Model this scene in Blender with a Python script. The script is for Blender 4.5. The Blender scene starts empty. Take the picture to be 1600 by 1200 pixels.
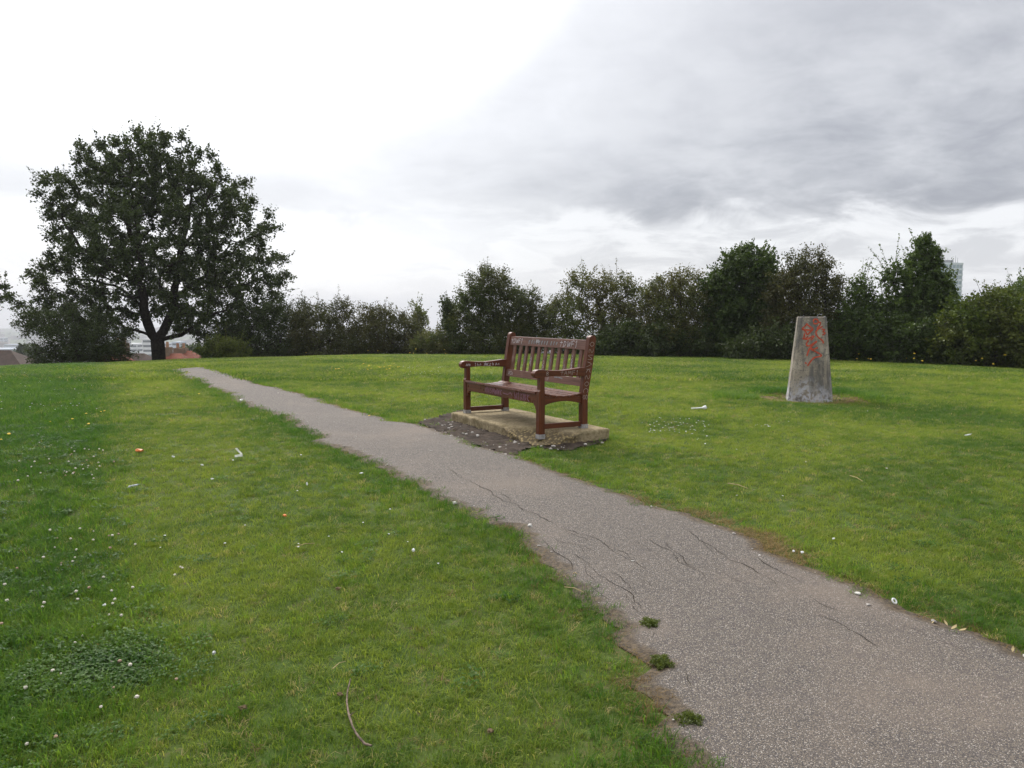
import bpy, bmesh, math, random
import numpy as np
from mathutils import Vector, Matrix, noise as mnoise

rad = math.radians
S = bpy.context.scene
COL = S.collection
rng = np.random.default_rng(7)
random.seed(7)

# ------------------------------------------------------------------ camera, sky, sun, exposure
EYE = 1.45
FPX = 1250.0          # focal length in pixels of the 1600 px wide photograph
PITCH = rad(5.0)
cam_d = bpy.data.cameras.new('camera')
cam_d.sensor_width = 36.0
cam_d.lens = 36.0 * FPX / 1600.0
cam_d.clip_start = 0.05
cam_d.clip_end = 9000
cam = bpy.data.objects.new('camera', cam_d)
cam.location = (0, 0, EYE)
cam.rotation_euler = (rad(90) - PITCH, 0, 0)
COL.objects.link(cam)
S.camera = cam

SUN_AZ, SUN_EL = rad(-24), rad(40)     # azimuth from +Y towards +X
SUN_DIR = Vector((math.sin(SUN_AZ) * math.cos(SUN_EL), math.cos(SUN_AZ) * math.cos(SUN_EL), math.sin(SUN_EL)))

S.view_settings.view_transform = 'Standard'
S.view_settings.look = 'None'
S.view_settings.gamma = 1
S.view_settings.use_curve_mapping = False
S.view_settings.exposure = 0.70

sun_d = bpy.data.lights.new('sun', 'SUN')
sun_d.energy = 1.5
sun_d.angle = rad(10)
sun_d.color = (1.0, 0.95, 0.87)
sun = bpy.data.objects.new('sun', sun_d)
sun.rotation_euler = SUN_DIR.to_track_quat('Z', 'Y').to_euler()
COL.objects.link(sun)


class NT:
    """tiny helper for node trees"""
    def __init__(s, tree):
        s.t = tree
    def n(s, kind, **kw):
        nd = s.t.nodes.new(kind)
        for k, v in kw.items():
            setattr(nd, k, v)
        return nd
    def put(s, sock, v):
        if isinstance(v, bpy.types.NodeSocket):
            s.t.links.new(v, sock)
        elif v is not None:
            try:
                sock.default_value = v
            except Exception:
                sock.default_value = (v[0], v[1], v[2], 1.0) if len(v) == 3 else v
    def math(s, op, a, b=None, c=None, clamp=False):
        nd = s.n('ShaderNodeMath', operation=op, use_clamp=clamp)
        for i, v in enumerate((a, b, c)):
            if v is not None:
                s.put(nd.inputs[i], v)
        return nd.outputs[0]
    def vmath(s, op, a, b=None, out=0):
        nd = s.n('ShaderNodeVectorMath', operation=op)
        s.put(nd.inputs[0], a)
        if b is not None:
            s.put(nd.inputs[1], b)
        return nd.outputs[out]
    def noise(s, vec, scale, detail=4, rough=0.55, distort=0.0):
        nd = s.n('ShaderNodeTexNoise')
        if vec is not None:
            s.put(nd.inputs['Vector'], vec)
        nd.inputs['Scale'].default_value = scale
        nd.inputs['Detail'].default_value = detail
        nd.inputs['Roughness'].default_value = rough
        nd.inputs['Distortion'].default_value = distort
        return nd.outputs[0]
    def smooth(s, v, a, b, c=0.0, d=1.0, kind='SMOOTHSTEP'):
        nd = s.n('ShaderNodeMapRange', interpolation_type=kind)
        s.put(nd.inputs[0], v)
        for i, q in enumerate((a, b, c, d)):
            s.put(nd.inputs[i + 1], q)
        return nd.outputs[0]
    def mix(s, f, a, b, blend='MIX'):
        nd = s.n('ShaderNodeMix', data_type='RGBA', blend_type=blend)
        s.put(nd.inputs[0], f)
        for i, v in ((6, a), (7, b)):
            if not isinstance(v, bpy.types.NodeSocket) and len(v) == 3:
                v = (v[0], v[1], v[2], 1.0)
            s.put(nd.inputs[i], v)
        return nd.outputs[2]
    def comb(s, x, y, z):
        nd = s.n('ShaderNodeCombineXYZ')
        for i, v in enumerate((x, y, z)):
            s.put(nd.inputs[i], v)
        return nd.outputs[0]


def build_world():
    w = bpy.data.worlds.new('World')
    S.world = w
    w.use_nodes = True
    t = w.node_tree
    t.nodes.clear()
    q = NT(t)
    out = q.n('ShaderNodeOutputWorld')
    bg = q.n('ShaderNodeBackground')
    bg.inputs['Strength'].default_value = 0.1
    sky = q.n('ShaderNodeTexSky', sky_type='NISHITA')
    sky.sun_disc = False
    sky.sun_elevation = SUN_EL
    sky.sun_rotation = SUN_AZ
    tc = q.n('ShaderNodeTexCoord')
    d = q.vmath('NORMALIZE', tc.outputs['Generated'])
    sep = q.n('ShaderNodeSeparateXYZ')
    q.put(sep.inputs[0], d)
    x, y, z = sep.outputs
    zp = q.math('MAXIMUM', z, 0.0)
    den = q.math('ADD', zp, 0.22)
    p = q.comb(q.math('DIVIDE', x, den), q.math('DIVIDE', y, den), 0.35)
    big = q.noise(p, 0.95, 10, 0.56, 0.25)
    mid = q.noise(q.vmath('ADD', p, (7.3, 2.1, 0.0)), 2.6, 10, 0.60, 0.45)
    # nearness to the veiled sun
    dot = q.vmath('DOT_PRODUCT', d, tuple(SUN_DIR), out=1)
    wob = q.math('ADD', dot, q.math('MULTIPLY', q.math('SUBTRACT', mid, 0.5), 0.18))
    near = q.smooth(wob, 0.70, 0.975)
    # the haze under the sun is bright down to the horizon
    flat = q.vmath('NORMALIZE', q.comb(x, y, 0.0))
    doth = q.vmath('DOT_PRODUCT', flat, (math.sin(SUN_AZ), math.cos(SUN_AZ), 0.0), out=1)
    doth = q.math('ADD', doth, q.math('MULTIPLY', q.math('SUBTRACT', mid, 0.5), 0.20))
    near = q.math('MAXIMUM', near, q.math('MULTIPLY', q.smooth(doth, 0.85, 1.0), 0.66))
    core = q.smooth(dot, 0.84, 1.0)
    # lower edge of the grey cloud sheet: below it the light band over the horizon
    edge = q.math('ADD', zp, q.math('MULTIPLY', q.math('SUBTRACT', mid, 0.5), 0.10))
    sheet = q.smooth(edge, 0.105, 0.135)
    puff = q.noise(q.vmath('ADD', p, (1.3, 5.1, 2.0)), 6.0, 8, 0.62, 0.3)
    thick = q.math('ADD', q.math('MULTIPLY', big, 0.70), q.math('ADD', q.math('MULTIPLY', mid, 0.50), q.math('MULTIPLY', puff, 0.28)))
    thick = q.smooth(thick, 0.56, 0.94)
    low = q.smooth(mid, 0.44, 0.62)
    fade = q.smooth(zp, 0.50, 0.12, 0.55, 1.0)     # the underside is darkest low down, seen edge on
    dark = q.math('ADD', q.math('MULTIPLY', q.math('MULTIPLY', sheet, fade), q.math('ADD', 0.40, q.math('MULTIPLY', thick, 0.62))),
                  q.math('MULTIPLY', q.math('SUBTRACT', 1.0, sheet), q.math('MULTIPLY', low, 0.45)))
    dark = q.math('MULTIPLY', dark, q.math('SUBTRACT', 1.0, q.math('MULTIPLY', near, 0.88)), clamp=True)
    cl = q.mix(dark, (6.0, 6.05, 6.2), (2.15, 2.21, 2.50))
    # overcast skies brighten towards the zenith, and round the sun behind them
    gain = q.math('ADD', 1.0, q.math('MULTIPLY', q.smooth(z, 0.30, 1.0), 0.9))
    gain = q.math('ADD', gain, q.math('MULTIPLY', near, 0.34))
    gain = q.math('ADD', gain, q.math('MULTIPLY', core, 3.4))
    cl = q.vmath('SCALE', cl)
    sc = cl.node
    q.put(sc.inputs['Scale'], gain)
    col = q.mix(0.93, sky.outputs[0], cl)
    # below the horizon: plain dull ground tone
    col = q.mix(q.smooth(z, -0.06, -0.01), (1.6, 1.7, 1.5), col)
    q.put(bg.inputs['Color'], col)
    q.put(out.inputs['Surface'], bg.outputs[0])


build_world()

# ------------------------------------------------------------------ helpers
def ray(px, py):
    a = (px - 800.0) / FPX
    b = -(py - 600.0) / FPX
    return np.array([a, math.cos(PITCH) + b * math.sin(PITCH), -math.sin(PITCH) + b * math.cos(PITCH)])


def at(px, py, Y):
    d = ray(px, py)
    k = Y / d[1]
    return np.array([d[0] * k, Y, EYE + d[2] * k])


PIL = np.array([4.44, 11.90])


def G(x, y):
    """height of the ground"""
    x = np.asarray(x, float)
    y = np.asarray(y, float)
    r = np.hypot(x, y - 12)
    h = 0.20 * np.clip((y - 2.5) / 5.5, 0, 1)
    h = h * h * (3 * 0.2 - 2 * h) / 0.04
    qq = np.maximum(r - 9, 0)
    drop = np.where(qq < 25, 0.004 * qq ** 2, 2.5 + 0.2 * (qq - 25))
    drop = np.where(drop > 40, 40 + 22 * (1 - np.exp(-(drop - 40) / 22)), drop)
    near = np.exp(-(r / 60.0) ** 2)
    und = 0.010 * np.sin(1.1 * x + 0.5 * y) + 0.008 * np.sin(0.6 * x - 1.3 * y + 1.0) + 0.005 * np.sin(2.7 * x + 2.2 * y)
    hills = (1 - np.exp(-(np.maximum(r - 400, 0) / 900.0) ** 2)) * 6 * np.sin(x / 310.0 + 1) * np.sin(y / 420.0)
    dp = np.hypot(x - PIL[0], y - PIL[1])
    pit = -0.07 * np.exp(-(dp / 0.55) ** 2)
    return h - drop + und * near + hills + pit


def ground_at(px, py):
    d = ray(px, py)
    k = 8.0
    lo, hi = 0.5, None
    t = 1.0
    prev = 0.5
    while t < 120:
        x, y, z = d[0] * t, d[1] * t, EYE + d[2] * t
        if z < float(G(x, y)):
            hi = t
            break
        prev = t
        t += 0.15
    if hi is None:
        return None
    lo = prev
    for _ in range(30):
        m = (lo + hi) / 2
        if EYE + d[2] * m < float(G(d[0] * m, d[1] * m)):
            hi = m
        else:
            lo = m
    x, y = d[0] * hi, d[1] * hi
    return np.array([x, y, float(G(x, y))])


def link(o, parent=None):
    COL.objects.link(o)
    if parent is not None:
        o.parent = parent
    return o


def tag(o, label=None, cat=None, group=None, kind=None):
    if label:
        o['label'] = label
    if cat:
        o['category'] = cat
    if group:
        o['group'] = group
    if kind:
        o['kind'] = kind
    return o


def empty(name, loc, rz=0.0):
    o = bpy.data.objects.new(name, None)
    o.empty_display_size = 0.2
    o.location = loc
    o.rotation_euler = (0, 0, rz)
    return link(o)


def mesh_np(name, V, F, mat=None, smooth=False, attrs=None):
    """mesh from numpy arrays; F a list of arrays of equal-length faces, or one array"""
    me = bpy.data.meshes.new(name)
    V = np.asarray(V, np.float32)
    if isinstance(F, np.ndarray):
        F = [F]
    F = [f for f in F if len(f)]
    me.vertices.add(len(V))
    me.vertices.foreach_set('co', V.ravel())
    nl = sum(f.size for f in F)
    nf = sum(len(f) for f in F)
    me.loops.add(nl)
    me.polygons.add(nf)
    me.loops.foreach_set('vertex_index', np.concatenate([f.ravel() for f in F]).astype(np.int32))
    tot = np.concatenate([np.full(len(f), f.shape[1], np.int32) for f in F])
    st = np.concatenate([[0], np.cumsum(tot)[:-1]]).astype(np.int32)
    me.polygons.foreach_set('loop_start', st)
    me.polygons.foreach_set('loop_total', tot)
    if smooth:
        me.polygons.foreach_set('use_smooth', np.ones(nf, bool))
    if attrs:
        for k, v in attrs.items():
            a = me.attributes.new(k, 'FLOAT', 'POINT')
            a.data.foreach_set('value', np.asarray(v, np.float32))
    me.update(calc_edges=True)
    me.validate()
    if mat:
        me.materials.append(mat)
    return me


def obj(name, me, parent=None, loc=None):
    o = bpy.data.objects.new(name, me)
    if loc is not None:
        o.location = loc
    return link(o, parent)


class Tubes:
    def __init__(s):
        s.V, s.F, s.n = [], [], 0
    def add(s, pts, radii, sides=6, cap=True):
        pts = np.asarray(pts, float)
        m = len(pts)
        if m < 2:
            return
        T = np.gradient(pts, axis=0)
        T /= np.linalg.norm(T, axis=1, keepdims=True) + 1e-9
        up = np.array([0.0, 0.0, 1.0]) if abs(T[0][2]) < 0.9 else np.array([1.0, 0.0, 0.0])
        ang = np.linspace(0, 2 * math.pi, sides, endpoint=False)
        ca, sa = np.cos(ang), np.sin(ang)
        A = np.cross(T, up)
        A /= np.linalg.norm(A, axis=1, keepdims=True) + 1e-9
        B = np.cross(T, A)
        R = np.asarray(radii, float).reshape(-1, 1, 1)
        ring = pts[:, None, :] + R * (A[:, None, :] * ca[None, :, None] + B[:, None, :] * sa[None, :, None])
        s.V.append(ring.reshape(-1, 3))
        i = np.arange(m - 1)[:, None] * sides
        j = np.arange(sides)[None, :]
        j2 = (j + 1) % sides
        f = np.stack([i + j, i + j2, i + sides + j2, i + sides + j], -1).reshape(-1, 4) + s.n
        s.F.append(f)
        s.n += m * sides
    def mesh(s, name, mat, smooth=True):
        return mesh_np(name, np.concatenate(s.V), np.concatenate(s.F), mat, smooth)


def principled(name, base=(0.5, 0.5, 0.5), rough=0.8, spec=0.5):
    m = bpy.data.materials.new(name)
    m.use_nodes = True
    t = m.node_tree
    b = t.nodes['Principled BSDF']
    b.inputs['Base Color'].default_value = (*base, 1)
    b.inputs['Roughness'].default_value = rough
    b.inputs['Specular IOR Level'].default_value = spec
    return m, NT(t), b


def bump(q, b, h, strength=0.4, dist=0.01):
    bp = q.n('ShaderNodeBump')
    bp.inputs['Strength'].default_value = strength
    bp.inputs['Distance'].default_value = dist
    q.put(bp.inputs['Height'], h)
    q.put(b.inputs['Normal'], bp.outputs[0])


def wpos(q):
    return q.n('ShaderNodeNewGeometry').outputs['Position']


def opos(q):
    return q.n('ShaderNodeTexCoord').outputs['Object']


def mapping(q, v, scale):
    nd = q.n('ShaderNodeMapping')
    q.put(nd.inputs['Vector'], v)
    nd.inputs['Scale'].default_value = scale
    return nd.outputs[0]


# ------------------------------------------------------------------ materials
def m_plain(name, base, rough=0.8, var=0.25, scale=8.0, spec=0.4):
    m, q, b = principled(name, base, rough, spec)
    n = q.noise(opos(q), scale, 5, 0.6)
    dk = tuple(c * (1 - var) for c in base)
    lt = tuple(min(1, c * (1 + var)) for c in base)
    q.put(b.inputs['Base Color'], q.mix(q.smooth(n, 0.3, 0.7), dk, lt))
    bump(q, b, n, 0.25, 0.01)
    return m


def m_ground():
    m, q, b = principled('turf_soil', (0.05, 0.06, 0.02), 0.95, 0.1)
    p = wpos(q)
    n = q.noise(p, 0.35, 4, 0.6)
    f = q.noise(p, 14.0, 5, 0.65)
    c = q.mix(q.smooth(n, 0.35, 0.65), (0.050, 0.085, 0.016), (0.085, 0.110, 0.026))
    c = q.mix(q.smooth(f, 0.52, 0.72), c, (0.115, 0.100, 0.045))
    q.put(b.inputs['Base Color'], c)
    bump(q, b, f, 0.6, 0.02)
    return m


def m_path():
    m, q, b = principled('old_tarmac', (0.16, 0.15, 0.14), 0.85, 0.35)
    p = wpos(q)
    vo = q.n('ShaderNodeTexVoronoi')
    q.put(vo.inputs['Vector'], p)
    vo.inputs['Scale'].default_value = 225
    sepc = q.n('ShaderNodeSeparateColor')
    q.put(sepc.inputs[0], vo.outputs['Color'])
    r = sepc.outputs[0]
    c = q.mix(q.smooth(r, 0.0, 1.0, kind='LINEAR'), (0.116, 0.095, 0.073), (0.240, 0.198, 0.154))
    c = q.mix(q.smooth(r, 0.86, 0.90), c, (0.43, 0.385, 0.335))
    c = q.mix(q.smooth(r, 0.12, 0.05), c, (0.045, 0.040, 0.040))
    dist = vo.outputs['Distance']
    c = q.mix(q.smooth(dist, 0.40, 0.62), c, (0.060, 0.053, 0.050))
    big = q.noise(p, 0.8, 6, 0.62)
    c = q.mix(q.smooth(big, 0.45, 0.70, 0.0, 0.45), c, (0.215, 0.168, 0.130))
    fine = q.noise(p, 5.0, 5, 0.7)
    c = q.mix(q.smooth(fine, 0.56, 0.74, 0.0, 0.55), c, (0.085, 0.072, 0.068))
    # crumbled, mossy, dirty edge
    at_ = q.n('ShaderNodeAttribute', attribute_name='edge')
    e = q.math('ADD', at_.outputs['Fac'], q.math('MULTIPLY', q.math('SUBTRACT', fine, 0.5), 0.9))
    c = q.mix(q.smooth(e, 0.50, 1.0, 0.0, 0.9), c, q.mix(q.smooth(q.noise(p, 45, 6, 0.8), 0.36, 0.64), (0.030, 0.022, 0.014), (0.150, 0.108, 0.064)))
    q.put(b.inputs['Base Color'], c)
    rough_ = q.noise(p, 38, 6, 0.75)
    hgt = q.math('ADD', q.math('MULTIPLY', dist, -1.0), q.math('ADD', q.math('MULTIPLY', fine, 0.7), q.math('MULTIPLY', rough_, q.smooth(e, 0.3, 0.9, 0.0, 4.0))))
    bump(q, b, hgt, 0.55, 0.006)
    return m


def m_soil():
    m, q, b = principled('trodden_soil', (0.05, 0.04, 0.033), 0.95, 0.2)
    p = wpos(q)
    f = q.noise(p, 9, 7, 0.7)
    c = q.mix(q.smooth(f, 0.35, 0.70), (0.028, 0.020, 0.014), (0.085, 0.062, 0.046))
    q.put(b.inputs['Base Color'], c)
    bump(q, b, q.noise(p, 40, 6, 0.7), 0.8, 0.02)
    return m


def m_blade(name, dark, light, dry, dry_amt):
    """grass blades: colour from the tuft's own tint, patches in the lawn and chance"""
    m = bpy.data.materials.new(name)
    m.use_nodes = True
    t = m.node_tree
    t.nodes.clear()
    q = NT(t)
    out = q.n('ShaderNodeOutputMaterial')
    p = wpos(q)
    ti = q.n('ShaderNodeAttribute', attribute_type='INSTANCER', attribute_name='tint').outputs['Fac']
    rn = q.n('ShaderNodeObjectInfo').outputs['Random']
    patch = q.noise(p, 0.9, 5, 0.62)
    fine = q.noise(p, 9.0, 3, 0.6)
    v = q.math('ADD', ti, q.math('MULTIPLY', q.math('SUBTRACT', patch, 0.5), 1.6))
    v = q.math('ADD', v, q.math('MULTIPLY', q.math('SUBTRACT', rn, 0.5), 0.9), clamp=True)
    c = q.mix(v, dark, light)
    dd = q.math('ADD', q.math('MULTIPLY', fine, 0.7), q.math('MULTIPLY', rn, 0.5))
    c = q.mix(q.smooth(dd, 1.0 - dry_amt, 1.12 - dry_amt), c, dry)
    pr = q.n('ShaderNodeBsdfPrincipled')
    q.put(pr.inputs['Base Color'], c)
    pr.inputs['Roughness'].default_value = 0.5
    pr.inputs['Specular IOR Level'].default_value = 0.15
    tr = q.n('ShaderNodeBsdfTranslucent')
    q.put(tr.inputs['Color'], q.mix(1.0, c, (1.25, 1.25, 0.8), 'MULTIPLY'))
    mx = q.n('ShaderNodeMixShader')
    mx.inputs[0].default_value = 0.48
    q.put(mx.inputs[1], pr.outputs[0])
    q.put(mx.inputs[2], tr.outputs[0])
    q.put(out.inputs['Surface'], mx.outputs[0])
    return m


def m_leaf(name, dark, light, warm=None, warm_amt=0.0, trans=0.3):
    m = bpy.data.materials.new(name)
    m.use_nodes = True
    t = m.node_tree
    t.nodes.clear()
    q = NT(t)
    out = q.n('ShaderNodeOutputMaterial')
    ti = q.n('ShaderNodeAttribute', attribute_name='tint').outputs['Fac']
    c = q.mix(ti, dark, light)
    if warm:
        wn = q.noise(wpos(q), 0.9, 3, 0.6)
        wv = q.math('ADD', wn, q.math('MULTIPLY', ti, 0.25))
        c = q.mix(q.smooth(wv, 0.50, 0.75, 0.0, warm_amt), c, warm)
    pr = q.n('ShaderNodeBsdfPrincipled')
    q.put(pr.inputs['Base Color'], c)
    pr.inputs['Roughness'].default_value = 0.45
    pr.inputs['Specular IOR Level'].default_value = 0.2
    tr = q.n('ShaderNodeBsdfTranslucent')
    q.put(tr.inputs['Color'], q.mix(1.0, c, (1.3, 1.3, 0.7), 'MULTIPLY'))
    mx = q.n('ShaderNodeMixShader')
    mx.inputs[0].default_value = trans
    q.put(mx.inputs[1], pr.outputs[0])
    q.put(mx.inputs[2], tr.outputs[0])
    q.put(out.inputs['Surface'], mx.outputs[0])
    return m


def m_wood(name, axis, base, worn, worn_amt=0.35, rough=0.38):
    """varnished, weathered hardwood, grain running along one axis"""
    m, q, b = principled(name, base, rough, 0.32)
    p = opos(q)
    sc = [45.0, 45.0, 45.0]
    sc[axis] = 2.5
    g = q.noise(mapping(q, p, tuple(sc)), 1.0, 6, 0.65, 0.4)
    w = q.noise(p, 5.0, 6, 0.7)
    dk = tuple(c * 0.55 for c in base)
    c = q.mix(q.smooth(g, 0.35, 0.68), dk, base)
    c = q.mix(q.smooth(w, 0.5, 0.72, 0.0, worn_amt), c, worn)
    q.put(b.inputs['Base Color'], c)
    q.put(b.inputs['Roughness'], q.smooth(w, 0.3, 0.75, rough - 0.08, rough + 0.28))
    bump(q, b, g, 0.25, 0.003)
    return m


def m_concrete_pillar():
    m, q, b = principled('weathered_concrete', (0.3, 0.28, 0.25), 0.9, 0.25)
    p = opos(q)
    sep = q.n('ShaderNodeSeparateXYZ')
    q.put(sep.inputs[0], p)
    z = sep.outputs[2]
    a = q.noise(p, 3.2, 8, 0.68)
    f = q.noise(p, 26, 6, 0.7)
    st = q.noise(mapping(q, p, (9, 9, 1.2)), 1.0, 6, 0.65, 0.3)
    c = q.mix(q.smooth(a, 0.34, 0.66), (0.222, 0.190, 0.150), (0.455, 0.395, 0.315))
    c = q.mix(q.smooth(st, 0.46, 0.62, 0.0, 0.85), c, (0.115, 0.110, 0.105))
    c = q.mix(q.smooth(f, 0.52, 0.62, 0.0, 0.75), c, (0.105, 0.100, 0.092))
    # remains of bluish white paint around the foot
    pz = q.math('ADD', z, q.math('MULTIPLY', q.math('SUBTRACT', a, 0.5), 1.1))
    pf = q.math('MULTIPLY', q.smooth(pz, 0.42, 0.15), q.smooth(q.noise(p, 13, 8, 0.78), 0.44, 0.55))
    c = q.mix(q.math('MULTIPLY', pf, 0.85), c, (0.52, 0.53, 0.58))
    # lichen along the upper arrises
    c = q.mix(q.smooth(q.noise(p, 7, 5, 0.6), 0.6, 0.72, 0.0, 0.35), c, (0.26, 0.27, 0.13))
    q.put(b.inputs['Base Color'], c)
    bump(q, b, q.math('ADD', f, q.math('MULTIPLY', a, 0.6)), 0.7, 0.012)
    return m


def m_slab():
    m, q, b = principled('mossy_concrete', (0.3, 0.24, 0.15), 0.95, 0.2)
    p = opos(q)
    a = q.noise(p, 2.2, 7, 0.66)
    f = q.noise(p, 30, 6, 0.75)
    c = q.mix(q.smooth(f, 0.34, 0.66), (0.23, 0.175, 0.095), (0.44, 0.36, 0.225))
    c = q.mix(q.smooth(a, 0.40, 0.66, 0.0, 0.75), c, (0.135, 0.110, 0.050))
    at_ = q.n('ShaderNodeAttribute', attribute_name='broken').outputs['Fac']
    vo = q.n('ShaderNodeTexVoronoi')
    q.put(vo.inputs['Vector'], p)
    vo.inputs['Scale'].default_value = 34
    ag = q.mix(q.smooth(vo.outputs['Distance'], 0.15, 0.6), (0.37, 0.28, 0.13), (0.08, 0.06, 0.035))
    c = q.mix(q.math('MULTIPLY', at_, 0.8), c, ag)
    q.put(b.inputs['Base Color'], c)
    bump(q, b, f, 0.8, 0.015)
    return m


M = {}
M['ground'] = m_ground()
M['path'] = m_path()
M['soil'] = m_soil()
M['dry_soil'] = m_plain('dry_soil', (0.130, 0.100, 0.050), 0.95, 0.6, 14, 0.1)
M['grass'] = m_blade('grass_blade', (0.064, 0.138, 0.016), (0.252, 0.312, 0.046), (0.44, 0.36, 0.17), 0.20)
M['lush'] = m_blade('lush_blade', (0.052, 0.138, 0.014), (0.165, 0.265, 0.034), (0.28, 0.25, 0.10), 0.02)
M['straw'] = m_blade('straw_blade', (0.165, 0.110, 0.045), (0.33, 0.235, 0.110), (0.16, 0.17, 0.04), 0.18)
M['clover'] = m_blade('clover_leaf', (0.036, 0.100, 0.012), (0.092, 0.180, 0.022), (0.06, 0.12, 0.02), 0.02)
M['oak'] = m_leaf('oak_leaf', (0.022, 0.034, 0.010), (0.080, 0.108, 0.032), None, 0, 0.22)
M['haw'] = m_leaf('hawthorn_leaf', (0.020, 0.033, 0.009), (0.098, 0.130, 0.034), (0.095, 0.080, 0.030), 0.45, 0.25)
M['hawr'] = m_leaf('russet_hawthorn_leaf', (0.024, 0.031, 0.010), (0.105, 0.116, 0.035), (0.095, 0.074, 0.030), 0.40, 0.25)
M['olive'] = m_leaf('olive_leaf', (0.036, 0.050, 0.014), (0.150, 0.175, 0.052), (0.13, 0.10, 0.04), 0.5, 0.3)
M['green'] = m_leaf('green_leaf', (0.024, 0.044, 0.011), (0.092, 0.135, 0.034), None, 0, 0.3)
M['elm'] = m_leaf('elm_leaf', (0.030, 0.056, 0.014), (0.125, 0.180, 0.050), None, 0, 0.35)
M['bramble'] = m_leaf('bramble_leaf', (0.034, 0.060, 0.010), (0.140, 0.185, 0.034), (0.13, 0.11, 0.035), 0.3, 0.35)
M['weed'] = m_leaf('weed_leaf', (0.060, 0.085, 0.026), (0.150, 0.180, 0.060), (0.15, 0.13, 0.06), 0.5, 0.35)
M['weed_fresh'] = m_leaf('fresh_weed_leaf', (0.055, 0.082, 0.018), (0.150, 0.180, 0.045), None, 0, 0.35)
M['bark'] = m_plain('bark', (0.032, 0.026, 0.020), 0.95, 0.4, 14, 0.1)
M['twig'] = m_plain('twig_bark', (0.050, 0.040, 0.032), 0.95, 0.3, 14, 0.1)
BW = (0.135, 0.036, 0.011)
BWORN = (0.175, 0.075, 0.042)
M['wood_x'] = m_wood('bench_wood_long', 0, BW, BWORN, 0.35, 0.27)
M['wood_y'] = m_wood('bench_wood_deep', 1, BW, BWORN, 0.25)
M['wood_z'] = m_wood('bench_wood_upright', 2, BW, BWORN, 0.25)
M['wood_top'] = m_wood('bench_wood_faded', 0, (0.195, 0.090, 0.060), (0.27, 0.190, 0.160), 0.7, 0.40)
M['wood_slat'] = m_wood('bench_slat_faded', 2, (0.195, 0.085, 0.056), (0.28, 0.190, 0.155), 0.6, 0.40)
M['shoe'] = m_plain('galvanised_shoe', (0.30, 0.29, 0.28), 0.55, 0.3, 30)
M['white_pen'] = m_plain('white_marker', (0.50, 0.48, 0.49), 0.6, 0.15, 40)
M['grey_pen'] = m_plain('scratched_marker', (0.36, 0.28, 0.25), 0.7, 0.25, 40)
M['teal_pen'] = m_plain('faded_teal_marker', (0.22, 0.23, 0.23), 0.7, 0.3, 30)
M['purple_pen'] = m_plain('purple_marker', (0.26, 0.125, 0.185), 0.6, 0.25, 40)
M['red_spray'] = m_plain('red_spray_paint', (0.47, 0.070, 0.032), 0.7, 0.35, 22)
M['pillar'] = m_concrete_pillar()
M['slab'] = m_slab()

# ------------------------------------------------------------------ ground
def grid_axis(lo, hi, step, far, n=44):
    core = np.arange(lo, hi + 1e-6, step)
    g = np.geomspace(step, far, n)
    return np.concatenate([lo - g[::-1].cumsum()[::-1] * 0 - g[::-1], core, hi + g])


gx = grid_axis(-17, 17, 0.2, 3400)
gy = grid_axis(-4, 34, 0.2, 3400)
XX, YY = np.meshgrid(gx, gy)
ZZ = G(XX, YY)
nx, ny = len(gx), len(gy)
ii = (np.arange(ny - 1)[:, None] * nx + np.arange(nx - 1)[None, :]).ravel()
me = mesh_np('ground', np.stack([XX, YY, ZZ], -1).reshape(-1, 3), np.stack([ii, ii + 1, ii + nx + 1, ii + nx], -1), M['ground'], True)
ground = tag(obj('ground', me), 'mown grassy hilltop falling away to a town below', kind='structure')

# ------------------------------------------------------------------ path
Lpx = [(1115, 1200), (1062, 1130), (1040, 1075), (1022, 1035), (985, 1000), (950, 965), (905, 915), (850, 862), (828, 832), (822, 824), (770, 818), (700, 785), (660, 758), (600, 730), (540, 705), (500, 690),
       (505, 683), (452, 655), (425, 645), (400, 636), (372, 627), (366, 618), (335, 606), (318, 596), (285, 590), (270, 578)]
Rpx = [(1600, 1030), (1480, 985), (1400, 955), (1340, 928), (1236, 884), (1172, 853), (1105, 823), (1055, 805), (978, 784), (930, 764), (860, 738), (800, 714), (735, 695), (660, 668), (610, 660), (588, 652),
       (550, 644), (500, 629), (450, 612), (400, 601), (375, 592), (345, 582), (322, 574)]
Lw = [np.array([0.98, -2.5]), np.array([0.80, 0.5]), np.array([0.70, 2.0])] + [ground_at(*p)[:2] for p in Lpx]
Rw = [np.array([3.3, -2.5]), np.array([2.95, 0.5]), np.array([2.5, 2.6])] + [ground_at(*p)[:2] for p in Rpx]


def resample(P, n):
    P = np.array(P)
    s = np.concatenate([[0], np.cumsum(np.linalg.norm(np.diff(P, axis=0), axis=1))])
    u = np.linspace(0, s[-1], n)
    return np.stack([np.interp(u, s, P[:, 0]), np.interp(u, s, P[:, 1])], -1)


def n1(v, k, sc):
    return np.array([mnoise.noise((float(a) * sc, k * 7.7, 0.3)) for a in v])


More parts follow.
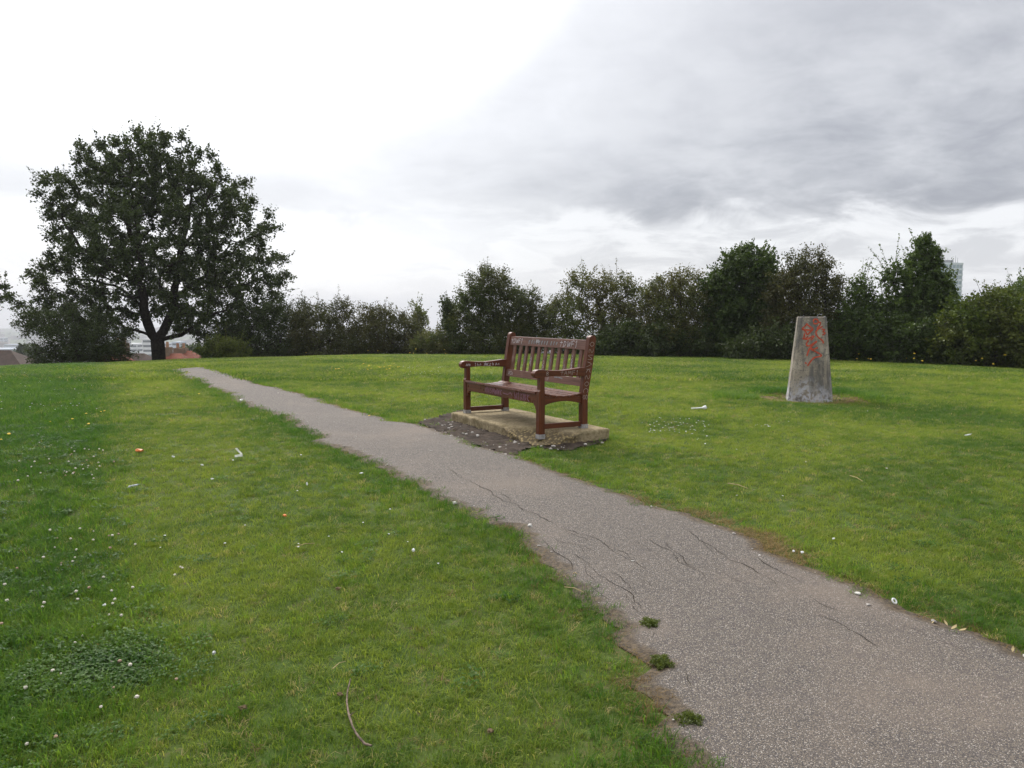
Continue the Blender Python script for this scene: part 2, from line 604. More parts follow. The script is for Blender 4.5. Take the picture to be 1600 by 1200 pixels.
NP_ = 420
Lr, Rr = resample(Lw, NP_), resample(Rw, NP_)
ts = np.linspace(0, 30, NP_)
acr = Rr - Lr
acr /= np.linalg.norm(acr, axis=1, keepdims=True)
Lr = Lr + acr * (0.04 * n1(ts, 1, 1.1) + 0.09 * n1(ts, 2, 3.3) + 0.07 * n1(ts, 3, 9.0))[:, None]
Rr = Rr + acr * (0.03 * n1(ts, 4, 1.3) + 0.06 * n1(ts, 5, 3.6) + 0.05 * n1(ts, 6, 10.0))[:, None]
NC = 15
w = np.linspace(0, 1, NC)
w = 0.5 - 0.5 * np.cos(math.pi * w) * (0.75 + 0.25 * np.abs(np.cos(math.pi * w)))
PV = Lr[:, None, :] * (1 - w)[None, :, None] + Rr[:, None, :] * w[None, :, None]
PV[:, 0] -= acr * 0.07
PV[:, -1] += acr * 0.07
PZ = G(PV[..., 0], PV[..., 1]) + 0.016
PZ[:, 0] -= 0.012
PZ[:, -1] -= 0.012
wid = np.linalg.norm(Rr - Lr, axis=1)[:, None]
de = np.minimum(w, 1 - w)[None, :] * wid
edge = np.clip(1 - de / 0.12, 0, 1)
edge[:, 0] = edge[:, -1] = 1.6
ii = (np.arange(NP_ - 1)[:, None] * NC + np.arange(NC - 1)[None, :]).ravel()
me = mesh_np('path', np.concatenate([PV, PZ[..., None]], -1).reshape(-1, 3), np.stack([ii, ii + 1, ii + NC + 1, ii + NC], -1), M['path'], True, {'edge': edge.ravel()})
path = tag(obj('path', me), 'narrow worn tarmac footpath crossing the lawn past the bench', kind='structure')
PATH_POLY = np.concatenate([Lr, Rr[::-1]])


def in_poly(x, y, P):
    inside = np.zeros(len(x), bool)
    n = len(P)
    j = n - 1
    for i in range(n):
        xi, yi = P[i]
        xj, yj = P[j]
        if yi != yj:
            c = ((yi > y) != (yj > y)) & (x < (xj - xi) * (y - yi) / (yj - yi) + xi)
            inside ^= c
        j = i
    return inside


def d_line(x, y, P):
    d = np.full(len(x), 1e9)
    step = P[::2]
    for a, b in zip(step[:-1], step[1:]):
        v = b - a
        L2 = v @ v + 1e-12
        t = np.clip(((x - a[0]) * v[0] + (y - a[1]) * v[1]) / L2, 0, 1)
        d = np.minimum(d, np.hypot(x - a[0] - t * v[0], y - a[1] - t * v[1]))
    return d


# cracks in the tarmac: earth-filled splits, drawn where they run
crack_mat = m_plain('crack_dirt', (0.034, 0.027, 0.021), 0.95, 0.3, 60, 0.1)
CR = [
    [(862, 842), (872, 851), (905, 855), (930, 870), (945, 868)],
    [(893, 868), (915, 880), (940, 906), (965, 918), (985, 930), (990, 946), (1004, 962)],
    [(918, 918), (935, 930), (958, 946)],
    [(975, 928), (979, 940), (990, 950)],
    [(990, 846), (1012, 862), (1030, 872)],
    [(1035, 848), (1052, 865), (1058, 872), (1080, 888), (1105, 895)],
    [(1070, 832), (1100, 852), (1122, 866), (1150, 880), (1185, 902), (1218, 922)],
    [(1000, 908), (1020, 922), (1040, 928)],
    [(1120, 890), (1142, 908), (1175, 925)],
    [(1021, 990), (1020, 1000), (1020, 1012)],
    [(1074, 1055), (1078, 1072), (1079, 1092)],
    [(780, 772), (800, 788), (820, 800), (840, 808)],
    [(870, 826), (900, 842), (930, 856)],
    [(672, 740), (684, 748), (690, 756)],
    [(1205, 965), (1232, 975), (1262, 985)],
    [(1270, 965), (1320, 985), (1345, 1000), (1378, 1020)],
    [(1400, 980), (1440, 995), (1490, 1015), (1530, 1035)],
    [(1260, 935), (1290, 952), (1320, 962)],
    [(820, 800), (850, 815), (870, 822)],
    [(960, 860), (975, 868), (1000, 890), (1015, 895)],
    [(910, 885), (918, 905), (930, 915)],
    [(1050, 872), (1065, 885), (1090, 898), (1110, 910)],
]
# side branches and finer splits running with the path
CR = CR + [[(845, 845), (868, 866), (888, 884), (900, 900)], [(940, 850), (968, 872), (990, 884)], [(1010, 845), (1030, 856), (1050, 868)], [(730, 752), (752, 764), (770, 772), (790, 790)], [(880, 830), (905, 838), (935, 848), (960, 862)],
           [(950, 895), (968, 905), (985, 922), (1000, 938)], [(700, 735), (720, 748), (735, 756)], [(1180, 875), (1215, 896), (1245, 915)]]
rc = random.Random(11)
for pl in list(CR[:21]):
    if len(pl) > 4:
        i_ = rc.randrange(1, len(pl) - 1)
        x_, y_ = pl[i_]
        CR.append([(x_, y_), (x_ + rc.uniform(3, 10), y_ + rc.uniform(8, 14)), (x_ + rc.uniform(10, 24), y_ + rc.uniform(14, 24))])
for k, pl in enumerate(CR):
    P = np.array([ground_at(*p)[:2] for p in pl])
    n = max(8, int(np.linalg.norm(np.diff(P, axis=0), axis=1).sum() / 0.018))
    P = resample(P, n)
    T = np.gradient(P, axis=0)
    T /= np.linalg.norm(T, axis=1, keepdims=True)
    N = np.stack([-T[:, 1], T[:, 0]], -1)
    u = np.arange(n) * 0.018
    P = P + N * (0.024 * n1(u, 20 + k, 7.0) + 0.016 * n1(u, 50 + k, 22.0) + 0.006 * n1(u, 90 + k, 47.0))[:, None]
    hw = (0.0009 + 0.0026 * np.clip(n1(u, 80 + k, 7.0) + 0.15, 0, 1)) * np.clip(np.minimum(np.arange(n), np.arange(n)[::-1]) / 4.0, 0.05, 1)
    A, B = P - N * hw[:, None], P + N * hw[:, None]
    V = np.concatenate([A, B])
    V = np.concatenate([V, (G(V[:, 0], V[:, 1]) + 0.0185)[:, None]], 1)
    i = np.arange(n - 1)
    obj('crack', mesh_np('crack', V, np.stack([i, i + 1, i + 1 + n, i + n], -1), crack_mat), path)

# trodden earth in front of the bench slab
SOIL_PX = [(648, 662), (668, 656), (696, 648), (720, 640), (850, 680), (935, 681), (956, 688), (940, 695), (900, 704), (868, 706), (846, 701), (828, 703), (800, 716), (760, 704), (710, 686), (668, 670)]
SOIL_POLY = resample([ground_at(*p)[:2] for p in SOIL_PX + SOIL_PX[:1]], 160)
SOIL_POLY = SOIL_POLY + 0.05 * np.stack([n1(np.arange(160), 3, 0.33), n1(np.arange(160), 9, 0.33)], -1)
st = 0.035
sx = np.arange(SOIL_POLY[:, 0].min(), SOIL_POLY[:, 0].max(), st)
sy = np.arange(SOIL_POLY[:, 1].min(), SOIL_POLY[:, 1].max(), st)
SX, SY = np.meshgrid(sx, sy)
ins = in_poly(SX.ravel(), SY.ravel(), SOIL_POLY)
sz = G(SX, SY).ravel() + 0.012 + 0.012 * np.array([mnoise.noise((a * 6, b * 6, 1.0)) for a, b in zip(SX.ravel(), SY.ravel())]) + 0.006 * rng.standard_normal(SX.size)
ii = (np.arange(len(sy) - 1)[:, None] * len(sx) + np.arange(len(sx) - 1)[None, :]).ravel()
F = np.stack([ii, ii + 1, ii + len(sx) + 1, ii + len(sx)], -1)
F = F[ins[F].all(1)]
me = mesh_np('soil', np.stack([SX.ravel(), SY.ravel(), sz], -1), F, M['soil'], True)
tag(obj('soil', me), 'bare trodden earth between the path and the bench slab', kind='structure')

# worn hollow round the survey pillar
an = np.linspace(0, 2 * math.pi, 64, endpoint=False)
rv = [PIL[None, :] + np.stack([np.cos(an), np.sin(an)], -1) * f * (0.66 + 0.16 * n1(np.arange(64), 4, 0.21))[:, None] * np.array([1.1, 0.9]) for f in (0.25, 0.45, 0.6, 0.75, 0.9, 1.0)]
V = np.concatenate(rv)
V = np.concatenate([V, (G(V[:, 0], V[:, 1]) + 0.010 + 0.006 * rng.standard_normal(len(V)))[:, None]], 1)
F = np.concatenate([np.stack([np.arange(64) + 64 * k, (np.arange(64) + 1) % 64 + 64 * k, (np.arange(64) + 1) % 64 + 64 * (k + 1), np.arange(64) + 64 * (k + 1)], -1) for k in range(5)])
tag(obj('hollow_soil', mesh_np('hollow_soil', V, F, M['dry_soil'], True)), 'worn bare hollow in the turf round the survey pillar', kind='structure')

# ------------------------------------------------------------------ bench
BC = np.array([0.317, 8.72])
BROT = math.atan2(-0.8768, 0.4808)
BZ = EYE - 1.138
BX = np.array([math.cos(BROT), math.sin(BROT)])
BY = np.array([-math.sin(BROT), math.cos(BROT)])


def b_world(x, y):
    return BC + BX * x + BY * y


def box_bm(x0, x1, y0, y1, z0, z1, bev=0.004, bm=None):
    nb = bmesh.new()
    r = bmesh.ops.create_cube(nb, size=1)
    bmesh.ops.scale(nb, vec=(x1 - x0, y1 - y0, z1 - z0), verts=nb.verts)
    bmesh.ops.translate(nb, vec=((x0 + x1) / 2, (y0 + y1) / 2, (z0 + z1) / 2), verts=nb.verts)
    if bev:
        bmesh.ops.bevel(nb, geom=list(nb.edges), offset=bev, segments=2, affect='EDGES', profile=0.7)
    if bm is not None:
        tm = bpy.data.meshes.new('t')
        nb.to_mesh(tm)
        bm.from_mesh(tm)
        bpy.data.meshes.remove(tm)
        nb.free()
        return bm
    return nb


def prof_bm(pts, axis, a, b, bev=0.004):
    """extrude a closed outline along an axis: 'x' (outline in y,z) or 'y' (outline in x,z)"""
    bm = bmesh.new()
    vs = []
    for (u, v) in pts:
        vs.append(bm.verts.new((a, u, v) if axis == 'x' else (u, a, v)))
    f = bm.faces.new(vs)
    r = bmesh.ops.extrude_face_region(bm, geom=[f])
    nv = [e for e in r['geom'] if isinstance(e, bmesh.types.BMVert)]
    bmesh.ops.translate(bm, vec=((b - a, 0, 0) if axis == 'x' else (0, b - a, 0)), verts=nv)
    bmesh.ops.recalc_face_normals(bm, faces=bm.faces)
    if bev:
        es = [e for e in bm.edges if len(e.link_faces) == 2 and e.calc_face_angle(0) > 0.6]
        bmesh.ops.bevel(bm, geom=es, offset=bev, segments=2, affect='EDGES', profile=0.7)
    return bm


def bm_obj(name, bm, mat, parent, smooth=False):
    me = bpy.data.meshes.new(name)
    bm.to_mesh(me)
    bm.free()
    me.materials.append(mat)
    if smooth:
        for p in me.polygons:
            p.use_smooth = True
    return obj(name, me, parent)


bench = empty('park_bench', (BC[0], BC[1], BZ), BROT)
tag(bench, 'brown wooden park bench with slatted back and white scribbled graffiti on concrete slab', 'bench')
HX, FD, T = 0.83, -0.50, 0.032      # half distance of the posts, y of the front legs, half thickness
seat_z = 0.365


def back_y(z):
    return 0.0 if z < 0.34 else (z - 0.34) * 0.155


def ribbon(paths, mapf, hw, name, mat, parent, out=0.0):
    """pen or paint strokes lying on a surface; paths in (u,v), mapf gives point and normal"""
    V, F = [], []
    for P in paths:
        P = np.array(P, float)
        n = max(4, 5 * (len(P) - 1))
        s = np.linspace(0, len(P) - 1, n)
        k = np.clip(s.astype(int), 0, len(P) - 2)
        fr = (s - k)[:, None]
        # catmull-rom
        p0, p1 = P[np.maximum(k - 1, 0)], P[k]
        p2, p3 = P[k + 1], P[np.minimum(k + 2, len(P) - 1)]
        Q = 0.5 * (2 * p1 + (p2 - p0) * fr + (2 * p0 - 5 * p1 + 4 * p2 - p3) * fr ** 2 + (3 * p1 - p0 - 3 * p2 + p3) * fr ** 3)
        W, N = mapf(Q)
        T = np.gradient(W, axis=0)
        T /= np.linalg.norm(T, axis=1, keepdims=True) + 1e-9
        Bn = np.cross(N, T)
        h = hw * (0.75 + 0.35 * rng.random(n))[:, None]
        b = len(V) and sum(len(v) for v in V)
        V.append(np.concatenate([W - Bn * h, W + Bn * h]))
        i = np.arange(n - 1)
        F.append(np.stack([i, i + 1, i + 1 + n, i + n], -1) + b)
    return tag(obj(name, mesh_np(name, np.concatenate(V), np.concatenate(F), mat), parent), kind='stuff')


GL = {
    '+': [[(0.0, .72), (.8, .68)], [(.42, 1.0), (.38, .0)]],
    'T': [[(0, .95), (.8, 1)], [(.42, 1), (.38, 0)]],
    'D': [[(.1, 0), (.12, 1)], [(0, .95), (.5, .85), (.62, .45), (.4, .08), (0, .02)]],
    'W': [[(0, 1), (.2, 0), (.42, .8), (.62, 0), (.85, 1.05)]],
    'F': [[(.1, 0), (.12, 1), (.7, 1.05)], [(.1, .55), (.6, .6)]],
    '1': [[(.1, .8), (.3, 1.1), (.28, -.1)]],
    'A': [[(0, 0), (.35, 1), (.7, 0)], [(.1, .4), (.65, .42)]],
    'M': [[(0, 0), (.12, 1), (.38, .35), (.62, 1), (.8, 0)]],
    'Y': [[(0, 1), (.35, .5)], [(.75, 1), (.2, -.1)]],
    '8': [[(.35, .5), (.05, .75), (.35, 1), (.65, .75), (.35, .5), (0, .22), (.35, 0), (.7, .22), (.35, .5)]],
    'K': [[(.1, 0), (.12, 1)], [(.65, 1), (.12, .5), (.7, 0)]],
    'X': [[(0, 0), (.7, 1)], [(0, 1), (.7, 0)]],
    'C': [[(.65, .9), (.3, 1), (.02, .5), (.3, 0), (.68, .12)]],
    'n': [[(0, 0), (.05, .6), (.35, .65), (.45, 0)]],
    'N': [[(0, 0), (.05, 1), (.6, 0), (.65, 1)]],
    'O': [[(.35, 1), (.02, .5), (.35, 0), (.68, .5), (.35, 1)]],
    'S': [[(.65, .9), (.3, 1), (.1, .75), (.6, .35), (.35, 0), (0, .1)]],
    'h': [[(.05, 1.1), (.05, 0)], [(.05, .5), (.4, .6), (.45, 0)]],
    'z': [[(0, .7), (.5, .7), (0, 0), (.55, .05)]],
    'R': [[(.1, 0), (.12, 1), (.6, .9), (.55, .55), (.12, .5), (.68, 0)]],
    'V': [[(0, 1), (.35, 0), (.75, 1.05)]],
}


def word(txt, u0, v0, h, wd=0.75, slant=0.12):
    out = []
    u = u0
    for ch in txt:
        if ch == ' ':
            u += h * wd * 0.7
            continue
        for stv in GL[ch]:
            out.append([(u + (a + slant * b + 0.04 * rng.standard_normal()) * h * wd, v0 + (b + 0.04 * rng.standard_normal()) * h) for a, b in stv])
        u += h * wd * 1.0
    return out


# rear posts: upright to the seat, then raked, with rounded heads
for sx_ in (-1, 1):
    x0 = sx_ * HX - T
    fw = [(-0.034, 0.0), (-0.034, 0.34), (back_y(0.60) - 0.040, 0.60), (back_y(0.89) - 0.036, 0.885)]
    cy, cz, r_ = back_y(0.885) + 0.004, 0.885, 0.040
    head = [(cy + r_ * math.cos(a), cz + r_ * math.sin(a)) for a in np.linspace(math.pi, 0, 9)]
    bk = [(back_y(0.60) + 0.046, 0.60), (0.040, 0.36), (0.034, 0.30), (0.034, 0.0)]
    p = bm_obj('rear_post', prof_bm(fw[:-1] + head + bk, 'x', x0, x0 + 2 * T), M['wood_z'], bench)
    if sx_ == 1:
        def mp(Q, x=x0 + 2 * T + 0.0015):
            yy = np.array([back_y(z) for z in Q[:, 1]]) + Q[:, 0]
            return np.stack([np.full(len(Q), x), yy, Q[:, 1]], -1), np.tile((1.0, 0, 0), (len(Q), 1))
        sq = []
        zz = 0.86
        for ch in ('O', 'S', 'N', 'V', 'K', 'S', 'O', 'C', '8'):
            for stv in GL[ch]:
                sq.append([(0.026 - 0.052 * b, zz - a * 0.065) for a, b in stv])
            zz -= 0.066
        ribbon(sq, mp, 0.0022, 'graffiti', M['grey_pen'], p)
    sh = box_bm(sx_ * HX - T - 0.003, sx_ * HX + T + 0.003, -0.037, 0.037, -0.01, 0.036, 0.002)
    bm_obj('metal_shoe', sh, M['shoe'], p)

# front legs, thinner above the seat
for sx_ in (-1, 1):
    z0 = 0.0 if sx_ < 0 else -0.066
    o = [(FD - T, z0), (FD - T, 0.385), (FD - T + 0.011, 0.402), (FD - T + 0.011, 0.53), (FD + T - 0.003, 0.53), (FD + T - 0.003, 0.40), (FD + T, 0.385), (FD + T, z0)]
    p = bm_obj('front_leg', prof_bm(o, 'x', sx_ * HX - T, sx_ * HX + T), M['wood_z'], bench)
    bm_obj('metal_shoe', box_bm(sx_ * HX - T - 0.003, sx_ * HX + T + 0.003, FD - T - 0.003, FD + T + 0.003, z0 - 0.012, z0 + 0.034, 0.002), M['shoe'], p)

# arms with a scrolled nose
arm_top = [(0.055, 0.605), (-0.05, 0.607), (-0.16, 0.596), (-0.28, 0.586), (-0.40, 0.590), (-0.49, 0.600), (-0.545, 0.602)]
nose = [(-0.572, 0.592), (-0.590, 0.566), (-0.586, 0.538), (-0.566, 0.520), (-0.545, 0.517)]
arm_bot = [(-0.50, 0.527), (-0.36, 0.534), (-0.22, 0.531), (-0.08, 0.522), (0.055, 0.516)]
for sx_ in (-1, 1):
    # the arm is notched round the post: it stops at its front face
    def clipy(P):
        return [(min(y, back_y(z) - 0.036), z) for y, z in P]
    p = bm_obj('arm', prof_bm(clipy(arm_top) + nose + clipy(arm_bot), 'x', sx_ * HX - 0.036, sx_ * HX + 0.036, 0.008), M['wood_y'], bench)
    if sx_ == 1:
        sgn = sx_ * HX + 0.0375
        def mp(Q, x=sgn):
            return np.stack([np.full(len(Q), x), Q[:, 0], Q[:, 1]], -1), np.tile((1.0, 0, 0), (len(Q), 1))
        ribbon(word('8', -0.46, 0.543, 0.036, 1.0) + word('+AMF1', -0.30, 0.540, 0.040, 1.15), mp, 0.0022, 'graffiti', M['grey_pen'], p)
    else:
        # the outer face of the far arm looks away; its marks are on the inner, visible side
        sgn = -HX + 0.0375
        def mp2(Q, x=sgn):
            return np.stack([np.full(len(Q), x), Q[:, 0], Q[:, 1]], -1), np.tile((1.0, 0, 0), (len(Q), 1))
        ribbon(word('AN', -0.53, 0.542, 0.026, 1.2) + word('1hn', -0.42, 0.542, 0.03, 1.1) + word('XKzhAn', -0.30, 0.540, 0.032, 1.15), mp2, 0.0026, 'graffiti', M['white_pen'], p)
        bl = [[(-0.29, 0.548), (-0.275, 0.572), (-0.265, 0.55), (-0.25, 0.558)], [(-0.285, 0.56), (-0.262, 0.562)]]
        ribbon(bl, mp2, 0.006, 'graffiti', M['white_pen'], p)

# seat frame: front apron with curved brackets, arched side rails, back rail, low stretchers
ap = [(-HX + T, seat_z - 0.006), (-HX + T, 0.20)]
ap += [(-HX + T + 0.018, 0.20), (-HX + T + 0.030, 0.215), (-HX + T + 0.036, 0.235), (-HX + T + 0.055, 0.243), (-HX + T + 0.068, 0.262)]
ap += [(HX - T - 0.068, 0.262), (HX - T - 0.055, 0.243), (HX - T - 0.036, 0.235), (HX - T - 0.030, 0.215), (HX - T - 0.018, 0.20), (HX - T, 0.20), (HX - T, seat_z - 0.006)]
apron = bm_obj('apron', prof_bm(ap[::-1], 'y', FD - 0.022, FD + 0.010, 0.003), M['wood_x'], bench)


def mpa(Q):
    return np.stack([Q[:, 0], np.full(len(Q), FD - 0.0235), Q[:, 1]], -1), np.tile((0, -1.0, 0), (len(Q), 1))


sc = []
for k in range(7):
    sc += word(random.choice(['W', 'N', 'X', 'S', 'K', 'M']), -0.32 + k * 0.058, 0.285, 0.055, 1.0)
sc += [[(0.10, 0.31), (0.20, 0.305), (0.26, 0.325), (0.30, 0.30)]]
for k in range(5):
    sc += word(random.choice(['N', 'T', '1', 'X', 'K']), 0.34 + k * 0.065, 0.275, 0.066, 0.95)
ribbon(sc, mpa, 0.0045, 'graffiti', M['purple_pen'], apron)
for sx_ in (-1, 1):
    o = [(FD + T, 0.335), (FD + T, 0.245)] + [(y, 0.245 + 0.036 * math.sin(math.pi * (y - FD - T) / (-0.034 - FD - T)) ** 0.7) for y in np.linspace(FD + T + 0.03, -0.064, 9)] + [(-0.034, 0.245), (-0.034, 0.318)]
    bm_obj('side_rail', prof_bm(o, 'x', sx_ * HX - 0.018, sx_ * HX + 0.018, 0.003), M['wood_y'], bench)
    bm_obj('stretcher', box_bm(sx_ * HX - 0.017, sx_ * HX + 0.017, FD + T, -0.034, 0.016, 0.066, 0.004), M['wood_y'], bench)
bm_obj('seat_back_rail', box_bm(-HX + T, HX - T, -0.018, 0.016, 0.245, 0.318, 0.004), M['wood_x'], bench)
bm_obj('centre_bearer', box_bm(-0.02, 0.02, FD + 0.012, -0.018, 0.262, 0.322, 0.003), M['wood_y'], bench)
# dished seat of seven slats
NS = 7
for k in range(NS):
    u = k / (NS - 1)
    yc = FD - 0.012 + u * 0.450
    zc = seat_z - 0.042 * math.sin(math.pi * min(1, u * 0.80)) - 0.004 * u
    slope = math.atan2(-0.042 * math.cos(math.pi * min(1, u * 0.80)) * math.pi * 0.80, 0.45)
    xe = HX - T - 0.004 if k in (0,) else HX + 0.02
    bm = box_bm(-xe, xe, -0.0305, 0.0305, -0.012, 0.012, 0.005)
    bmesh.ops.rotate(bm, cent=(0, 0, 0), matrix=Matrix.Rotation(slope, 3, 'X'), verts=bm.verts)
    bmesh.ops.translate(bm, vec=(0, yc, zc), verts=bm.verts)
    bm_obj('seat_slat', bm, M['wood_x'], bench)


def raked(x0, x1, d0, d1, z0, z1, bev=0.004):
    bm = box_bm(x0, x1, d0, d1, z0, z1, bev)
    for v in bm.verts:
        v.co.y += back_y(v.co.z)
    return bm


top = bm_obj('top_rail', raked(-HX + T, HX - T, -0.022, 0.022, 0.778, 0.876), M['wood_top'], bench)


def mpt(off):
    def f(Q):
        yy = np.array([back_y(z) for z in Q[:, 1]]) + off
        return np.stack([Q[:, 0], yy, Q[:, 1]], -1), np.tile((0, -0.988, 0.153), (len(Q), 1))
    return f


ribbon(word('+DWF1', 0.29, 0.796, 0.060, 1.25, 0.2) + word('+DWF1', -0.77, 0.802, 0.050, 1.15, 0.2), mpt(-0.0238), 0.0032, 'graffiti', M['white_pen'], top)
sm = []
for k in range(11):
    c = -0.35 + k * 0.055 + (0.03 if k > 7 else 0)
    sm.append([(c, 0.80 + 0.01 * random.random()), (c + 0.012 * random.random(), 0.835), (c + 0.02, 0.845 - 0.02 * random.random())])
ribbon(sm, mpt(-0.0233), 0.010, 'graffiti', M['teal_pen'], top)
ribbon(word('XN', -0.20, 0.82, 0.036, 1.0), mpt(-0.0246), 0.0035, 'graffiti', M['white_pen'], top)
low = bm_obj('lower_back_rail', raked(-HX + T, HX - T, -0.020, 0.020, 0.412, 0.492), M['wood_top'], bench)
ribbon(word('XCn', -0.74, 0.435, 0.036, 1.1), mpt(-0.0218), 0.0030, 'graffiti', M['white_pen'], low)
ribbon([[(0.28, 0.47), (0.36, 0.472), (0.44, 0.466)], [(0.15, 0.43), (0.16, 0.47)]], mpt(-0.0216), 0.006, 'graffiti', M['teal_pen'], low)
NB = 11
for k in range(NB):
    x = (k - (NB - 1) / 2) * 0.1395
    s = bm_obj('back_slat', raked(x - 0.027, x + 0.027, -0.010, 0.010, 0.488, 0.782, 0.003), M['wood_slat'], bench)
    if k in (2, 3, 5, 6, 8, 9, 10):
        P = []
        for _ in range(3 if k in (6, 9, 10) else 2):
            zt = 0.56 + 0.17 * random.random()
            P.append([(x - 0.015 + 0.01 * random.random(), zt), (x + 0.012, zt - 0.025), (x - 0.012, zt - 0.05), (x + 0.014, zt - 0.075 - 0.03 * random.random())])
        ribbon(P, mpt(-0.0115), 0.0022, 'graffiti', M['white_pen'] if k % 2 else M['teal_pen'], s)

# concrete slab with its broken front corner
SXL, SXR, SYF, SYB = -1.0, 1.0, -0.625, 0.21
gxn = np.linspace(SXL, SXR, 90)
gyn = np.linspace(SYF, SYB, 40)
nxs, nys = len(gxn), len(gyn)


def brk(x, y):
    # how far inside the broken corner, from the line (0.22,SYF)-(1.0,-0.12)
    ax, ay, bx_, by_ = 0.22, SYF, 1.0, -0.12
    L = math.hypot(bx_ - ax, by_ - ay)
    return ((x - ax) * (by_ - ay) - (y - ay) * (bx_ - ax)) / L


V, BR = [], []
rows = []
for lev in range(5):
    row = []
    rows.append(row)
top_idx = {}
for j, yv in enumerate(gyn):
    for i, xv in enumerate(gxn):
        nn = mnoise.noise((xv * 5, yv * 5, 0.2)) * 0.5 + mnoise.noise((xv * 17, yv * 17, 1.2)) * 0.3 + mnoise.noise((xv * 45, yv * 45, 2.2)) * 0.2
        f = brk(xv, yv) + 0.05 * mnoise.noise((xv * 9, yv * 9, 5.0))
        z = 0.004 * nn
        if f > 0:
            z -= min(0.105, 0.012 + 0.36 * f) + 0.03 * nn * min(1, f * 12)
        ed = min(xv - SXL, SXR - xv, yv - SYF, SYB - yv)
        if ed < 0.01:
            z -= 0.008 + 0.006 * abs(nn)
        xj = xv + (0.007 * mnoise.noise((yv * 12, 3, xv * 12)) if 0 < i < nxs - 1 else 0.012 * mnoise.noise((yv * 8, 3, 0)))
        yj = yv + (0.007 * mnoise.noise((xv * 12, 8, yv * 12)) if 0 < j < nys - 1 else 0.014 * mnoise.noise((xv * 8, 8, 0)))
        V.append((xj, yj, z))
        BR.append(min(1, max(0, f * 12)))
per = [(i, 0) for i in range(nxs)] + [(nxs - 1, j) for j in range(1, nys)] + [(i, nys - 1) for i in range(nxs - 2, -1, -1)] + [(0, j) for j in range(nys - 2, 0, -1)]
ii = (np.arange(nys - 1)[:, None] * nxs + np.arange(nxs - 1)[None, :]).ravel()
F4 = [np.stack([ii, ii + 1, ii + nxs + 1, ii + nxs], -1)]
prev = [j * nxs + i for i, j in per]
for lev, (zz, ins_) in enumerate(((-0.035, -0.004), (-0.075, -0.006), (-0.115, -0.002), (-0.30, 0.0))):
    cur = []
    for (i, j) in per:
        bx0, by0, bz0 = V[j * nxs + i]
        nn = mnoise.noise((bx0 * 14, by0 * 14, zz * 30))
        ox = (-1 if i == 0 else 1 if i == nxs - 1 else 0)
        oy = (-1 if j == 0 else 1 if j == nys - 1 else 0)
        br = BR[j * nxs + i]
        k = ins_ + 0.010 * nn + br * 0.02 * nn
        cur.append(len(V))
        V.append((bx0 + ox * k, by0 + oy * k, min(bz0 - 0.006 * (lev + 1), zz)))
        BR.append(br * (0.9 if lev < 3 else 0.5))
    n = len(per)
    F4.append(np.array([(prev[k], cur[k], cur[(k + 1) % n], prev[(k + 1) % n]) for k in range(n)]))
    prev = cur
slab = empty('concrete_slab', (BC[0], BC[1], BZ), BROT)
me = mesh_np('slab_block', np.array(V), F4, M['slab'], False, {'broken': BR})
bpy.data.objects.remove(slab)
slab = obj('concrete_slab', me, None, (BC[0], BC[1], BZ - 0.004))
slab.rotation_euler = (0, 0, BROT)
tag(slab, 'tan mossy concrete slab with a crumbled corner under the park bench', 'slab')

# ------------------------------------------------------------------ trig pillar
PZ0 = float(G(PIL[0], PIL[1])) - 0.02
PROT = math.atan2(-PIL[0], PIL[1]) + rad(4)
H = EYE + at(1265, 496, PIL[1] - 0.2)[2] - EYE - PZ0
WB, WT = 0.635, 0.395


def pil_ring(z, w, c):
    h = w / 2
    return [(-h + c, -h, z), (h - c, -h, z), (h, -h + c, z), (h, h - c, z), (h - c, h, z), (-h + c, h, z), (-h, h - c, z), (-h, -h + c, z)]


bm = bmesh.new()
rings = []
NZ = 14
for k in range(NZ + 1):
    u = k / NZ
    z = -0.25 + (H + 0.25) * u
    wv = WB + (WT - WB) * max(z, -0.1) / H
    c = 0.045 if 0 <= u else 0.03
    rings.append([bm.verts.new(Vector(p)) for p in pil_ring(z, wv, c)])
rings.append([bm.verts.new(Vector(p)) for p in pil_ring(H + 0.010, WT - 0.022, 0.04)])
for a, b in zip(rings[:-1], rings[1:]):
    for i in range(8):
        bm.faces.new((a[i], a[(i + 1) % 8], b[(i + 1) % 8], b[i]))
bm.faces.new(rings[-1])
bmesh.ops.subdivide_edges(bm, edges=[e for e in bm.edges if e.calc_length() > 0.2], cuts=5, use_grid_fill=True)
for v in bm.verts:
    if v.co.z > H - 0.004:
        continue
    nn = mnoise.noise(v.co * 5) * 0.005 + mnoise.noise(v.co * 17) * 0.003
    v.co.x += nn
    v.co.y += mnoise.noise(v.co * 6 + Vector((3, 3, 3))) * 0.004
    if v.co.z < 0.10:
        v.co.x *= 1 + 0.04 * abs(mnoise.noise(v.co * 9))
pillar = empty('trig_pillar', (PIL[0], PIL[1], PZ0), PROT)
tag(pillar, 'tapering square concrete survey pillar with red graffiti standing in the lawn', 'survey pillar')
body = bm_obj('pillar_body', bm, M['pillar'], pillar)


def zpx(P):
    """photo strokes on the front face, given in a 4-sided frame"""
    out = []
    for x, y in P:
        v = (y - 160.0) / (945.0 - 160.0)
        l, r = 520 + (435 - 520) * v, 775 + (855 - 775) * v
        out.append(((x - l) / (r - l) - 0.5, 1 - v))
    return out


